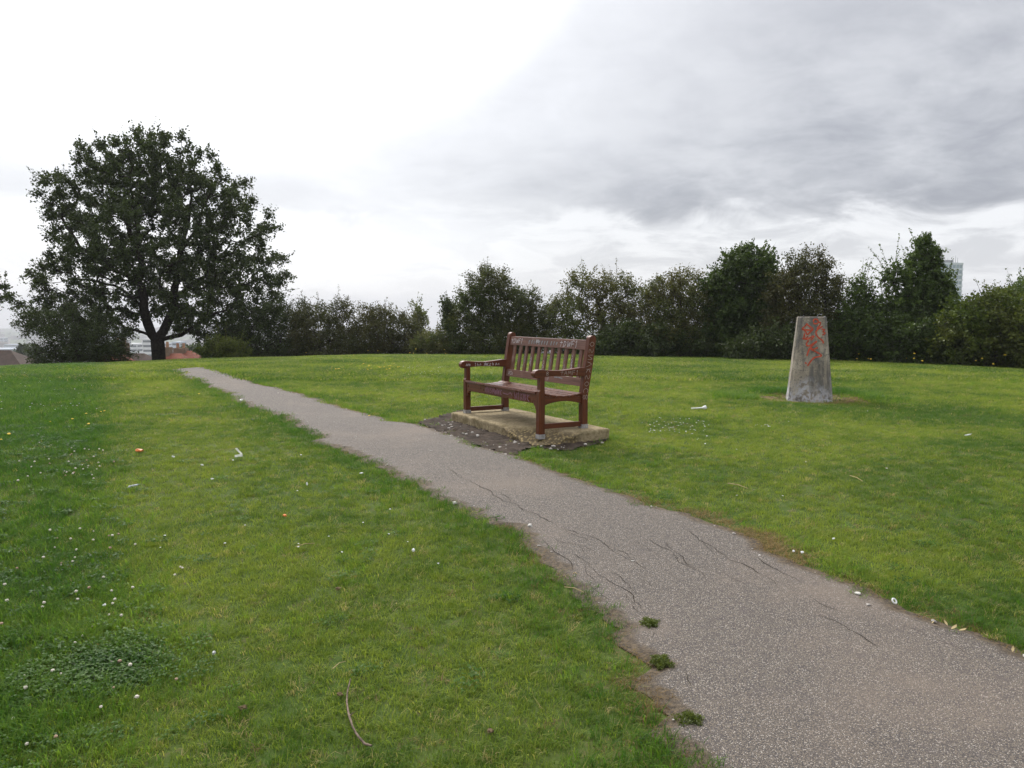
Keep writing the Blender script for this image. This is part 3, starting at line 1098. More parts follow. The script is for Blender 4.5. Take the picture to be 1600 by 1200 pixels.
RED = [
    [(655, 200), (662, 178), (682, 176), (698, 192), (694, 210), (672, 216), (655, 208)],
    [(694, 205), (714, 203), (717, 222), (690, 258)],
    [(738, 238), (700, 262), (681, 287), (690, 320), (716, 346), (740, 364), (750, 388)],
    [(728, 262), (758, 268), (742, 284), (762, 298), (738, 316)],
    [(602, 212), (582, 238), (560, 266), (655, 266), (598, 222)],
    [(570, 262), (592, 290), (604, 312), (628, 290), (650, 270)],
    [(580, 300), (578, 352), (612, 326)],
    [(560, 345), (605, 352), (650, 326), (662, 330), (636, 362)],
    [(618, 362), (598, 392), (612, 412), (640, 402), (690, 368)],
    [(688, 374), (648, 412), (622, 446), (604, 500)],
    [(632, 432), (664, 440), (702, 424)],
    [(640, 442), (684, 462), (734, 490), (716, 504), (672, 514), (640, 546), (612, 588)],
    [(590, 556), (602, 572)],
]


def mpp(Q):
    z = Q[:, 1] * H
    wv = WB + (WT - WB) * z / H
    return np.stack([Q[:, 0] * wv, -wv / 2 - 0.006, z], -1), np.tile((0, -0.995, 0.1), (len(Q), 1))


ribbon([zpx(P) for P in RED], mpp, 0.0108, 'graffiti', M['red_spray'], body)

# ------------------------------------------------------------------ trees and shrubs
def leaf_arrays(start, direc, length, nl, size, spread=0.12, droop=0.12, upn=0.35):
    """leaf sprays: start and direction arrays, nl leaves per spray; every leaf two folded triangles"""
    n = len(start)
    u = rng.random((n, nl)) ** 0.8
    L = np.asarray(length).reshape(-1, 1) * (0.7 + 0.6 * (rng.random((n, 1)) if n > 200 else 0.6))
    pos = start[:, None, :] + direc[:, None, :] * (L * u)[..., None]
    pos[..., 2] -= droop * L * u ** 2
    pos = pos + rng.standard_normal((n, nl, 3)) * spread * (1.0 - 0.55 * u[..., None])
    ax = direc[:, None, :] * 0.7 + rng.standard_normal((n, nl, 3)) * 0.75
    ax /= np.linalg.norm(ax, axis=-1, keepdims=True)
    nr = rng.standard_normal((n, nl, 3)) + np.array([0, 0, upn * 2])
    sd = np.cross(ax, nr)
    sd /= np.linalg.norm(sd, axis=-1, keepdims=True) + 1e-9
    nm = np.cross(sd, ax)
    s = size * (0.6 + 0.8 * rng.random((n, nl, 1))) * (1.1 - 0.35 * u[..., None])
    base = pos - ax * s * 0.5
    tip = pos + ax * s * 0.5
    lf = pos + sd * s * 0.33 + nm * s * 0.10
    rt = pos - sd * s * 0.33 + nm * s * 0.10
    V = np.stack([base, lf, tip, rt], 2).reshape(-1, 3)
    clump = rng.random((n, 1)) * 0.6 + 0.4 * rng.random((n, nl))
    return V, np.repeat(clump.reshape(-1), 4)


def mesh_leaves(name, arrs, mat):
    V = np.concatenate([a[0] for a in arrs])
    ti = np.concatenate([a[1] for a in arrs])
    k = np.arange(len(V) // 4) * 4
    F = np.concatenate([np.stack([k, k + 1, k + 2], -1), np.stack([k, k + 2, k + 3], -1)])
    return mesh_np(name, V, F, mat, False, {'tint': ti})


def sample_lobes(lobes, n, shell=0.45, zmin=-1e9):
    """points inside a set of ellipsoids (centre, radii), thinned so that gaps remain"""
    C = np.array([l[0] for l in lobes], float)
    R = np.array([l[1] for l in lobes], float)
    vol = R.prod(1) ** 0.75
    out = np.zeros((0, 3))
    k = rng.choice(len(lobes), n, p=vol / vol.sum())
    d = rng.standard_normal((n, 3))
    d /= np.linalg.norm(d, axis=1, keepdims=True)
    rr = (shell + (1 - shell) * rng.random(n)) ** 0.8
    P = C[k] + d * R[k] * rr[:, None]
    return P[P[:, 2] > zmin], k


def thin(P, dmin):
    keep = []
    A = np.zeros((0, 3))
    for p in P:
        if len(A) == 0 or ((A - p) ** 2).sum(1).min() > dmin * dmin:
            keep.append(p)
            A = np.array(keep)
    return A


def grow(skel, clumps, r_twig, step=0.35, r_pow=0.46):
    """join clumps to a skeleton of polylines by the nearest node; returns tubes"""
    nodes, par, depth = [], [], []
    for pl, base in skel:
        pl = np.array(pl, float)
        d = np.linalg.norm(np.diff(pl, axis=0), axis=1)
        s = np.concatenate([[0], np.cumsum(d)])
        m = max(3, int(s[-1] / step) + 1)
        u = np.linspace(0, s[-1], m)
        Q = np.stack([np.interp(u, s, pl[:, k]) for k in range(3)], -1)
        if base is None:
            prev = -1
            dp = 0.0
        else:
            A = np.array(nodes)
            prev = int(((A - Q[0]) ** 2).sum(1).argmin())
            dp = depth[prev]
        for i, qv in enumerate(Q):
            jit = rng.standard_normal(3) * step * 0.10 * (0 if (base is None and i < 3) else 1)
            nodes.append(qv + jit)
            par.append(prev)
            prev = len(nodes) - 1
            dp += step
            depth.append(dp)
    root = np.array(nodes[0])
    order = np.argsort(((clumps - np.array(nodes).mean(0)) ** 2).sum(1))
    ends = []
    for c in clumps[order]:
        A = np.array(nodes)
        D = np.array(depth)
        dist = np.linalg.norm(A - c, axis=1)
        dist = dist + 0.14 * D
        up = A[:, 2] - c[2]
        dist = dist + np.maximum(up - 0.1, 0) * 0.7
        k = int(dist.argmin())
        p0 = A[k]
        L = np.linalg.norm(c - p0)
        m = max(2, int(L / step) + 1)
        prev = k
        bow = np.array([0, 0, -0.10 * L])
        for i in range(1, m + 1):
            t = i / m
            q_ = p0 * (1 - t) + c * t + bow * math.sin(math.pi * t) + (rng.standard_normal(3) * step * 0.13 if i < m else 0)
            nodes.append(q_)
            par.append(prev)
            prev = len(nodes) - 1
            depth.append(depth[par[-1]] + L / m)
        ends.append(prev)
    N = len(nodes)
    load = np.zeros(N)
    for e in ends:
        load[e] += 1
    for i in range(N - 1, -1, -1):
        if par[i] >= 0:
            load[par[i]] += max(load[i], 0.0)
    nodes = np.array(nodes)
    rd = r_twig * np.maximum(load, 1) ** r_pow
    # chains
    kids = [[] for _ in range(N)]
    for i, p in enumerate(par):
        if p >= 0:
            kids[p].append(i)
    big, small = Tubes(), Tubes()
    stack = [(0, None)]
    for i, p in enumerate(par):
        if p < 0 and i != 0:
            stack.append((i, None))
    while stack:
        i, frm = stack.pop()
        ch = [] if frm is None else [frm]
        ch.append(i)
        while kids[ch[-1]]:
            ks = sorted(kids[ch[-1]], key=lambda a: -load[a])
            for o in ks[1:]:
                stack.append((o, ch[-1]))
            ch.append(ks[0])
        P = nodes[ch]
        R = rd[ch].copy()
        if frm is not None and len(R) > 1:
            R[0] = R[1]
        if len(P) > 1:
            (big if R.max() > r_twig * 3.2 else small).add(P, R, 8 if R.max() > 0.05 else 5 if R.max() > 0.02 else 3)
    return big, small, nodes[ends], nodes[np.array([par[e] for e in ends])]


def plant(name, label, cat, base, skel, lobes, n_cl, dmin, n_sp, nl, spray, size, leafmat, barkmat, r_twig=0.012,
          group=None, shell=0.45, spread=0.10, extra=None, outward=0.6, up=0.25, rpow=0.46, droop=0.12, shoots=0, shoot_len=0.7):
    base = np.array(base, float)
    P, _ = sample_lobes(lobes, n_cl * 4, shell, base[2] + 0.1)
    P = thin(P, dmin)[:n_cl]
    big, small, ends, pend = grow(skel, P, r_twig, 0.35, rpow)
    root = empty(name, base)
    tag(root, label, cat, group)
    LC = np.array([l[0] for l in lobes])
    LR = np.array([l[1] for l in lobes])
    C = LC.mean(0)
    n = len(ends)
    out = ends - C
    out /= np.linalg.norm(out, axis=1, keepdims=True) + 1e-9
    start = np.repeat(ends, n_sp, 0)
    dr = np.repeat(out, n_sp, 0) * outward + rng.standard_normal((n * n_sp, 3)) * 0.75 + np.array([0, 0, up])
    dr /= np.linalg.norm(dr, axis=1, keepdims=True)
    start = start - dr * spray * 0.25
    arrs = [leaf_arrays(start - base, dr, spray, nl, size, spread, droop)]
    # the thin twigs inside the sprays
    for a, d in zip(start[::2], dr[::2]):
        L = spray * (0.9 + 0.3 * random.random())
        small.add(np.array([a, a + d * L * 0.5 - [0, 0, 0.02], a + d * L - [0, 0, droop * L]]), [r_twig * 0.5, r_twig * 0.4, r_twig * 0.15], 3)
    # long leafy shoots standing out of the outline
    st_, dr_2, ln_ = [], [], []
    if extra is not None:
        for e in extra:
            e = np.array(e)
            k = int((((LC - e) / LR) ** 2).sum(1).argmin())
            dv = LC[k] - e
            dl_ = np.linalg.norm(dv)
            a = e + dv / dl_ * min(dl_ * 0.8, 1.0)
            st_.append(a)
            dr_2.append((e - a) / np.linalg.norm(e - a))
            ln_.append(np.linalg.norm(e - a))
    wts = LR[:, 0] * LR[:, 2]
    for _ in range(shoots):
        k = rng.choice(len(LC), p=wts / wts.sum())
        d = rng.standard_normal(3) + np.array([0, 0, 0.9])
        d /= np.linalg.norm(d)
        a = LC[k] + d * LR[k] * 0.85
        if ((((a - LC) / LR) ** 2).sum(1) < 0.5).any():
            continue
        d2 = d * 0.7 + np.array([0, 0, 0.7]) + rng.standard_normal(3) * 0.35
        st_.append(a)
        dr_2.append(d2 / np.linalg.norm(d2))
        ln_.append(shoot_len * (0.4 + 0.9 * random.random()))
    if st_:
        st_, dr_2, ln_ = np.array(st_), np.array(dr_2), np.array(ln_)
        nsl = int(10 + 22 * ln_.mean() * 0.085 / size * 0.8)
        arrs.append(leaf_arrays(st_ - base, dr_2, ln_, nsl, size * 0.85, spread * 0.55, 0.05))
        for a, d, L in zip(st_, dr_2, ln_):
            small.add(np.array([a - d * 0.3, a + d * L * 0.5, a + d * L * 1.05 - [0, 0, .03 * L]]), [r_twig * 0.8, r_twig * 0.6, r_twig * 0.2], 3)
    obj('crown', mesh_leaves('crown', arrs, leafmat), root)
    if big.V:
        for v in big.V:
            v -= base
        obj('trunk', big.mesh('trunk', barkmat), root)
    for v in small.V:
        v -= base
    obj('twigs', small.mesh('twigs', barkmat), root)
    return root


def lob(px, py, rx, ry, Y, dz=0.0, dr=1.0):
    """an ellipsoid of the crown: centre and radii read in photo pixels at distance Y"""
    k = Y / FPX
    c = at(px, py, Y)
    c[1] += dz
    return (c, (rx * k, 0.5 * (rx + ry) * k * dr, ry * k))


# --- the big oak
OY = 31.0


def op(zx, zy, dz=0.0):
    p = at(zx / 3.0, 180 + zy / 3.0, OY)
    p[1] += dz
    return p


ob = op(745, 1140)
gz = float(G(ob[0], OY))
ob[2] = min(gz, ob[2]) - 0.1
oak_lobes = [lob(228, 285, 62, 70, OY, 0, 1.2), lob(268, 275, 42, 62, OY, -0.6), lob(170, 292, 66, 50, OY, 0.8, 1.2), lob(312, 315, 58, 52, OY, 0.6, 1.2), lob(118, 330, 48, 40, OY),
             lob(350, 370, 62, 56, OY, 0.8, 1.2), lob(250, 375, 110, 70, OY, -1.0, 1.3), lob(150, 385, 72, 50, OY, 0.6), lob(112, 440, 70, 42, OY, 0.2), lob(55, 455, 46, 28, OY, -0.5),
             lob(385, 430, 52, 48, OY, 0.3), lob(335, 465, 70, 40, OY, -1.2), lob(110, 490, 64, 34, OY, 0.2), lob(168, 480, 46, 40, OY, -1.3), lob(420, 475, 30, 26, OY, 0.5), lob(262, 440, 90, 50, OY, 1.6), lob(390, 500, 40, 26, OY, -0.5), lob(418, 415, 26, 34, OY, 0.2), lob(398, 352, 28, 34, OY, 0.4), lob(78, 292, 26, 24, OY, 0.3), lob(215, 225, 34, 24, OY, 0.4), lob(275, 225, 24, 24, OY, -0.2), lob(140, 250, 30, 26, OY, 0.5), lob(345, 290, 36, 32, OY, 0.2), lob(90, 405, 26, 24, OY, 0), lob(200, 500, 34, 20, OY, -0.8), lob(315, 505, 40, 22, OY, -0.6), lob(300, 470, 40, 30, OY, 0.6), lob(222, 465, 40, 34, OY, 0.8), lob(360, 512, 40, 22, OY, 0.2), lob(255, 500, 30, 16, OY, 1.6), lob(312, 262, 32, 32, OY, 0), lob(168, 246, 34, 30, OY, -0.3), lob(95, 350, 34, 34, OY, 0), lob(372, 315, 30, 30, OY, 0), lob(100, 300, 34, 28, OY, -0.3), lob(130, 270, 30, 26, OY, 0.2), lob(425, 450, 22, 24, OY, 0)]
oak_skel = [
    ([op(745, 1150), op(742, 1100), op(738, 1055)], None),
    ([op(738, 1055), op(705, 1000, -.2), op(692, 870, -.4), op(682, 720, -.4), op(640, 580, -.3), op(575, 470, 0), op(500, 380, .3)], 1),
    ([op(682, 720, -.4), op(690, 560, -.8), op(675, 420, -1.0), op(665, 260, -.8)], 1),
    ([op(738, 1055), op(785, 960, .2), op(800, 820, .5), op(800, 640, .8), op(835, 480, 1.0), op(850, 330, .9), op(800, 200, .8)], 1),
    ([op(738, 1060), op(850, 1040, -.3), op(940, 985, -.6), op(1050, 930, -.9), op(1180, 880, -1.0)], 1),
    ([op(728, 1040), op(690, 1015, -.6), op(610, 990, -1.2), op(520, 930, -1.6), op(420, 880, -1.7)], 1),
    ([op(700, 930, -.4), op(600, 860, .5), op(480, 790, .9), op(330, 760, .9), op(180, 790, .8)], 1),
    ([op(798, 860, .4), op(900, 760, .9), op(1000, 640, 1.1), op(1080, 500, 1.1)], 1),
    ([op(790, 930, .2), op(760, 840, 1.2), op(750, 700, 2.0), op(730, 540, 2.4)], 1),
    ([op(690, 800, -.4), op(560, 700, -.9), op(440, 620, -1.0), op(330, 480, -.6)], 1),
    ([op(800, 760, .6), op(880, 650, -.4), op(960, 520, -.8), op(1000, 400, -.6)], 1),
]
plant('oak_tree', 'large spreading dark oak tree standing alone at the left end of the hedge', 'tree', ob, oak_skel, oak_lobes, 640, 0.42, 9, 20, 0.54, 0.108, M['oak'], M['bark'], 0.0125,
      shell=0.55, spread=0.088, outward=0.5, up=0.1, rpow=0.475, shoots=110, shoot_len=0.7)

# --- hedgerow: hawthorns, saplings and brambles, each a plant of its own
def shrub(name, label, cat, Y, lobes, mat, n_cl=150, n_sp=7, nl=16, spray=0.45, size=0.066, dmin=0.25, stems=3, extra=None, shell=0.35, spread=0.09, up=0.25, group='shrubs and trees of the hedgerow', r_twig=0.008, outward=0.6, bark='twig', droop=0.12, shoots=44, shoot_len=0.55, foot=True):
    lb = [lob(l[0], l[1], l[2], l[3], Y, *(l[4:])) for l in lobes]
    n_sp, nl = int(round(n_sp * 1.15)), int(nl * 1.2)
    if foot and Y < 40:
        wl = max(l[0] + l[2] for l in lobes) - min(l[0] - l[2] for l in lobes)
        ml = (max(l[0] + l[2] for l in lobes) + min(l[0] - l[2] for l in lobes)) / 2
        lb.append(lob(ml, 568, wl * 0.46, 20, Y, 0.2, 0.5))
        lb.append(lob(ml, 566, wl * 0.46, 24, Y, 0.9, 0.5))
        lb.append(lob(ml, 560, wl * 0.44, 24, Y, 1.4, 0.5))
        n_cl = int(n_cl * 1.4)
    c = np.array([l[0] for l in lb])
    cx = float(np.average(c[:, 0], weights=[l[1][0] for l in lb]))
    base = np.array([cx, Y, float(G(cx, Y)) - 0.05])
    skel = []
    big = sorted(lb, key=lambda l: -l[1][0] * l[1][2])
    for k in range(stems):
        tgt = big[k % len(big)][0] + rng.standard_normal(3) * 0.2
        b0 = base + np.array([rng.uniform(-.25, .25), rng.uniform(-.2, .2), 0])
        mid = b0 * 0.5 + tgt * 0.5 + rng.standard_normal(3) * 0.12
        skel.append(([b0, b0 * 0.8 + mid * 0.2 + [0, 0, .1], mid, tgt], None if k == 0 else None))
    ex = None
    if extra is not None:
        ex = [at(px, py, Y + dz) for px, py, dz in extra]
    return plant(name, label, cat, base, skel, lb, n_cl, dmin, n_sp, nl, spray, size, M[mat], M[bark], r_twig, group, shell, spread, ex, outward, up, droop=droop, shoots=shoots, shoot_len=shoot_len)


# left half, from the oak to the bench
shrub('shrub', 'dense dark bush in the shade beneath the left side of the oak', 'shrub', 27.5, [(110, 520, 62, 40), (145, 545, 50, 28), (80, 550, 30, 22), (60, 500, 34, 24), (165, 520, 34, 30)], 'oak', 150, 7, 16)
shrub('shrub', 'bright green low bush at the foot of the hedge just right of the oak trunk', 'shrub', 26.0, [(345, 545, 26, 16), (325, 550, 14, 10)], 'bramble', 70, 6, 16, 0.3, 0.07, 0.14, spread=0.06)
shrub('hawthorn_bush', 'dark rounded hawthorn filling the hedge under the right side of the oak', 'shrub', 30.0, [(400, 520, 50, 46), (435, 500, 46, 36), (360, 535, 40, 34), (440, 545, 60, 30)], 'oak', 190, 7, 16)
shrub('hawthorn_bush', 'brownish hawthorn with bare twigs sticking up in the hedge right of the oak', 'shrub', 29.0, [(505, 515, 50, 36), (480, 495, 24, 22), (530, 492, 26, 22), (510, 545, 60, 26)], 'hawr', 180, 7, 15,
      extra=[(545, 462, 0), (538, 468, .2), (475, 466, 0), (468, 474, .1), (555, 470, .1), (528, 474, 0)])
shrub('hawthorn_bush', 'russet hawthorn with a round tuft on top at the right end of the left hedge', 'shrub', 28.5, [(585, 492, 26, 22), (600, 520, 55, 34), (640, 535, 26, 26), (570, 535, 40, 28)], 'hawr', 190, 7, 15, extra=[(612, 474, 0), (650, 505, 0)])
shrub('sapling', 'thin pale green sapling rising in the gap between two hawthorns', 'sapling', 30.0, [(655, 505, 11, 24), (655, 488, 6, 12)], 'weed', 34, 5, 10, 0.35, 0.08, 0.16, 1, extra=[(659, 476, 0), (646, 482, 0)], shell=0.1)
shrub('tall_weeds', 'pale yellowish tall weeds filling the gap between the two hawthorns', 'weeds', 27.5, [(680, 545, 30, 28), (660, 548, 22, 24), (705, 548, 22, 22)], 'weed', 110, 6, 14, 0.35, 0.07, 0.18, 4, spread=0.06, up=0.6)
shrub('sapling', 'dark narrow leafy sapling close against the left side of the large hawthorn', 'sapling', 28.0, [(703, 505, 12, 32), (698, 480, 7, 15)], 'oak', 44, 6, 12, 0.35, 0.085, 0.16, 1, extra=[(694, 464, 0), (701, 468, 0), (711, 472, 0)], shell=0.1)
shrub('hawthorn_bush', 'tall domed dark hawthorn right behind the bench, highest in the middle hedge', 'shrub', 27.0, [(765, 452, 38, 34), (795, 480, 50, 36), (745, 490, 40, 40), (835, 500, 34, 34), (785, 530, 80, 36)], 'haw', 300, 8, 16,
      extra=[(732, 420, 0), (745, 414, .2), (762, 411, 0), (780, 414, .3), (862, 462, 0), (850, 478, .2)])
shrub('hawthorn_bush', 'pale olive hawthorn of loose twigs standing right of the domed dark one', 'shrub', 26.0, [(915, 450, 34, 28), (965, 460, 42, 32), (900, 490, 42, 36), (960, 500, 50, 40), (890, 530, 40, 36), (940, 540, 60, 26)], 'olive', 260, 7, 14, shell=0.3,
      extra=[(905, 416, 0), (895, 424, .2), (952, 414, 0), (985, 425, .3), (1003, 432, 0), (880, 440, 0), (1008, 450, .2)])
shrub('hawthorn_bush', 'olive green hawthorn with arching fine shoots left of the tall dark green tree', 'shrub', 25.0, [(1060, 455, 44, 32), (1035, 480, 36, 36), (1085, 490, 44, 44), (1050, 525, 70, 36)], 'olive', 260, 8, 15, shell=0.3,
      extra=[(1045, 420, 0), (1062, 416, .3), (1092, 418, 0), (1020, 436, .2)])
shrub('field_maple', 'dark green rounded tree, tallest of the hedge left of the pillar', 'tree', 24.5, [(1170, 425, 44, 34), (1140, 450, 36, 32), (1195, 455, 36, 36), (1165, 490, 56, 42), (1150, 530, 60, 34)], 'green', 290, 8, 16, 0.5, 0.10, shell=0.3,
      extra=[(1172, 388, 0), (1160, 392, .2), (1190, 394, 0), (1132, 400, 0), (1118, 412, .3), (1205, 402, .1)])
shrub('hawthorn_bush', 'reddish brown hawthorn behind the pillar with a branch arching out to the right', 'shrub', 23.0, [(1262, 425, 38, 28), (1240, 455, 40, 36), (1285, 460, 30, 38), (1255, 500, 54, 44), (1265, 540, 60, 28)], 'hawr', 290, 8, 15, shell=0.3,
      extra=[(1240, 392, 0), (1258, 394, .2), (1283, 396, 0), (1300, 403, 0), (1311, 405, 0), (1318, 411, 0), (1290, 406, .1), (1226, 402, .2), (1308, 425, 0), (1318, 440, 0)])
shrub('sapling', 'small wispy sapling in the dip of the hedge right of the reddish hawthorn', 'sapling', 23.0, [(1345, 455, 18, 22), (1340, 480, 26, 22)], 'elm', 60, 5, 11, 0.35, 0.075, 0.16, 2, extra=[(1352, 430, 0), (1340, 436, .2)], shell=0.1)
shrub('elm_sapling', 'open spreading elm sapling with separate wispy branches against the sky', 'sapling', 22.5, [(1398, 475, 34, 22), (1395, 440, 16, 26), (1412, 430, 12, 20)], 'elm', 70, 5, 11, 0.36, 0.075, 0.2, 2, shell=0.2, spread=0.05, shoots=18, shoot_len=0.8,
      extra=[(1358, 384, 0), (1366, 394, 0), (1375, 381, .1), (1379, 402, 0), (1356, 412, 0), (1368, 420, 0), (1405, 390, .1), (1390, 404, 0), (1385, 408, 0), (1417, 396, 0), (1362, 432, 0), (1372, 448, 0), (1402, 405, 0), (1350, 452, .1)])
shrub('elm_tree', 'upright dense elm with pointed shoots, the tallest tree of the right hedge', 'tree', 22.0, [(1443, 405, 8, 32), (1424, 432, 9, 32), (1460, 428, 10, 36), (1478, 455, 9, 30), (1442, 462, 20, 36), (1466, 480, 22, 30), (1424, 488, 22, 34), (1434, 395, 5, 20)], 'elm', 210, 8, 15, 0.30, 0.075, 0.15, 3, shell=0.15, spread=0.05, up=0.9, shoots=60, shoot_len=0.5,
      extra=[(1440, 362, 0), (1447, 366, 0), (1436, 376, .1), (1409, 384, 0), (1414, 392, .1), (1463, 386, 0), (1418, 396, 0), (1486, 412, 0), (1478, 418, .1), (1455, 380, 0), (1484, 440, 0)])
shrub('hedge_bush', 'shaded dark green bush forming the low hedge right of the pillar', 'shrub', 22.5, [(1350, 520, 60, 40), (1320, 540, 40, 30), (1390, 545, 50, 30)], 'green', 230, 8, 16, 0.45, 0.085, 0.24, 4)
shrub('hedge_bush', 'shaded bush at the foot of the upright elm', 'shrub', 21.5, [(1440, 530, 54, 40), (1470, 550, 50, 28), (1420, 550, 40, 24)], 'green', 220, 8, 16, 0.45, 0.085, 0.24, 4)
shrub('hedge_bush', 'shaded dark hawthorn of the hedge foot behind the pillar', 'shrub', 22.5, [(1240, 540, 60, 32), (1290, 545, 40, 28), (1190, 545, 50, 28)], 'oak', 190, 8, 16, 0.45, 0.085, 0.25, 4)
shrub('hedge_bush', 'shaded dark hawthorn of the hedge foot right of the bench', 'shrub', 24.5, [(1000, 540, 60, 34), (1070, 545, 60, 30), (950, 545, 50, 28)], 'oak', 210, 8, 16, 0.45, 0.085, 0.25, 4)
shrub('bramble_bush', 'yellow green bramble bush at the right edge of the photo below the glass tower', 'shrub', 20.5, [(1540, 500, 60, 36), (1510, 530, 50, 44), (1580, 535, 60, 44), (1560, 480, 34, 22)], 'bramble', 290, 8, 15, 0.45, 0.085, 0.24, 5, shell=0.3, extra=[(1520, 460, 0), (1560, 452, 0), (1590, 458, 0), (1500, 470, 0)])
shrub('bramble_bush', 'yellow green bramble running on past the right edge of the photo', 'shrub', 19.5, [(1660, 510, 70, 50), (1720, 530, 70, 50), (1620, 540, 40, 40)], 'bramble', 240, 7, 14, 0.45, 0.09, 0.26, 5, shell=0.3)
shrub('ash_tree', 'tree crown looking over the bramble at the right edge', 'tree', 27.0, [(1590, 465, 30, 24), (1620, 455, 30, 28), (1575, 480, 24, 20), (1600, 500, 40, 40)], 'elm', 170, 7, 14, 0.5, 0.10, 0.28, 3, extra=[(1577, 444, 0), (1590, 446, 0)])

# ------------------------------------------------------------------ town in the valley
M['roof_brown'] = m_plain('brown_roof_tiles', (0.050, 0.029, 0.020), 0.9, 0.25, 3)
M['roof_red'] = m_plain('orange_roof_tiles', (0.19, 0.055, 0.028), 0.9, 0.25, 3)
M['brick'] = m_plain('house_brick', (0.17, 0.115, 0.075), 0.9, 0.2, 3)
M['render'] = m_plain('pale_render', (0.55, 0.53, 0.48), 0.9, 0.1, 1)
M['pot'] = m_plain('clay_pot', (0.35, 0.20, 0.12), 0.9, 0.2, 5)
M['pane'] = m_plain('window_pane', (0.06, 0.075, 0.085), 0.15, 0.2, 0.5, 0.6)
M['pale_wall'] = m_plain('pale_wall', (0.62, 0.63, 0.64), 0.8, 0.08, 0.1)
M['blue_wall'] = m_plain('bluish_wall', (0.42, 0.47, 0.54), 0.8, 0.08, 0.1)
M['green_glass'] = m_plain('green_tinted_glass', (0.11, 0.21, 0.22), 0.12, 0.25, 0.25, 0.8)
M['panel'] = m_plain('pale_green_panel', (0.42, 0.49, 0.49), 0.5, 0.1, 0.2)
M['town'] = m_plain('town_mixed', (0.40, 0.36, 0.34), 0.9, 0.5, 0.02)
M['metal'] = m_plain('roof_steel', (0.20, 0.21, 0.22), 0.5, 0.2, 1)


def hip_house(name, label, px, py_ridge, Y, half_ridge, half_w, depth, rise, roofmat, wall='render', chim=(), rz=0.0):
    c = at(px, py_ridge, Y)
    zr = c[2]
    g = float(G(c[0], Y)) - 0.6
    root = empty(name, (c[0], Y, g), rz)
    tag(root, label, 'house', 'houses below the hill')
    he = zr - g - rise
    hd = depth / 2
    bm = box_bm(-half_w + .35, half_w - .35, -hd + .35, hd - .35, 0, he, 0)
    bm_obj('wall', bm, M[wall], root)
    V = [(-half_w, -hd, he), (half_w, -hd, he), (half_w, hd, he), (-half_w, hd, he), (-half_ridge, 0, he + rise), (half_ridge, 0, he + rise),
         (-half_w, -hd, he - .15), (half_w, -hd, he - .15), (half_w, hd, he - .15), (-half_w, hd, he - .15)]
    bm = bmesh.new()
    vs = [bm.verts.new(v) for v in V]
    for f in ((0, 1, 5, 4), (1, 2, 5), (2, 3, 4, 5), (3, 0, 4), (6, 7, 1, 0), (7, 8, 2, 1), (8, 9, 3, 2), (9, 6, 0, 3), (9, 8, 7, 6)):
        bm.faces.new([vs[i] for i in f])
    rf = bm_obj('roof', bm, M[roofmat], root)
    for s in (-1, 1):
        for zc in (1.4, 4.1):
            if zc + .8 < he:
                fr = bm_obj('window', box_bm(s * half_w * .5 - .8, s * half_w * .5 + .8, -hd + .27, -hd + .349, zc - .65, zc + .65, 0), M['pale_wall'], root)
                bm_obj('pane', box_bm(s * half_w * .5 - .7, s * half_w * .5 + .7, -hd + .25, -hd + .269, zc - .55, zc + .55, 0), M['pane'], fr)
    for (cx, cy, ch) in chim:
        zb = he + rise * (1 - min(1, abs(cy) / hd)) - .5
        cb = bm_obj('chimney', box_bm(cx - .55, cx + .55, cy - .4, cy + .4, zb, he + rise + ch, 0.02), M['brick'] if wall != 'brick' else M['pot'], rf)
        t = Tubes()
        for dx in (-.28, .28):
            t.add([(cx + dx, cy, he + rise + ch), (cx + dx, cy, he + rise + ch + .45)], [.14, .12], 8)
        tag(obj('chimney_pots', t.mesh('pots', M['pot']), cb), kind='stuff')
    return root


hip_house('house', 'house with a dark brown hipped roof at the far left edge', -14, 547, 62, 1.5, 6.2, 8.5, 3.0, 'roof_brown', chim=())
h2 = hip_house('house', 'house with a plain orange tiled roof left of the oak trunk', 178, 551, 66, 0.5, 2.8, 6.5, 2.2, 'roof_red', chim=())
hip_house('house', 'house with a brown roof and a tan chimney left of the oak trunk', 208, 552, 70, 1.0, 3.2, 7, 2.0, 'roof_brown', chim=((-1.0, 0, .9),))
hip_house('house', 'house with an orange roof and chimney right of the oak trunk', 268, 552, 66, 0.8, 2.6, 6.5, 2.0, 'roof_red', chim=((-.6, 0, .5),))
hip_house('house', 'house with a red roof farthest right under the oak', 291, 548, 74, 0.5, 2.4, 6.5, 2.0, 'roof_red', chim=((-.5, 0, .25),))
t = Tubes()
p = at(185, 562, 60)
t.add([p + [0.16, 0, -5.5], p + [0.16, 0, -0.5], p + [-.02, 0, .3], p + [-.10, 0, .4]], [.05, .05, .045, .06], 6)
tag(obj('lamp_post', t.mesh('lamp_post', M['pale_wall'])), 'white leaning post in front of the plain orange roof', 'post')


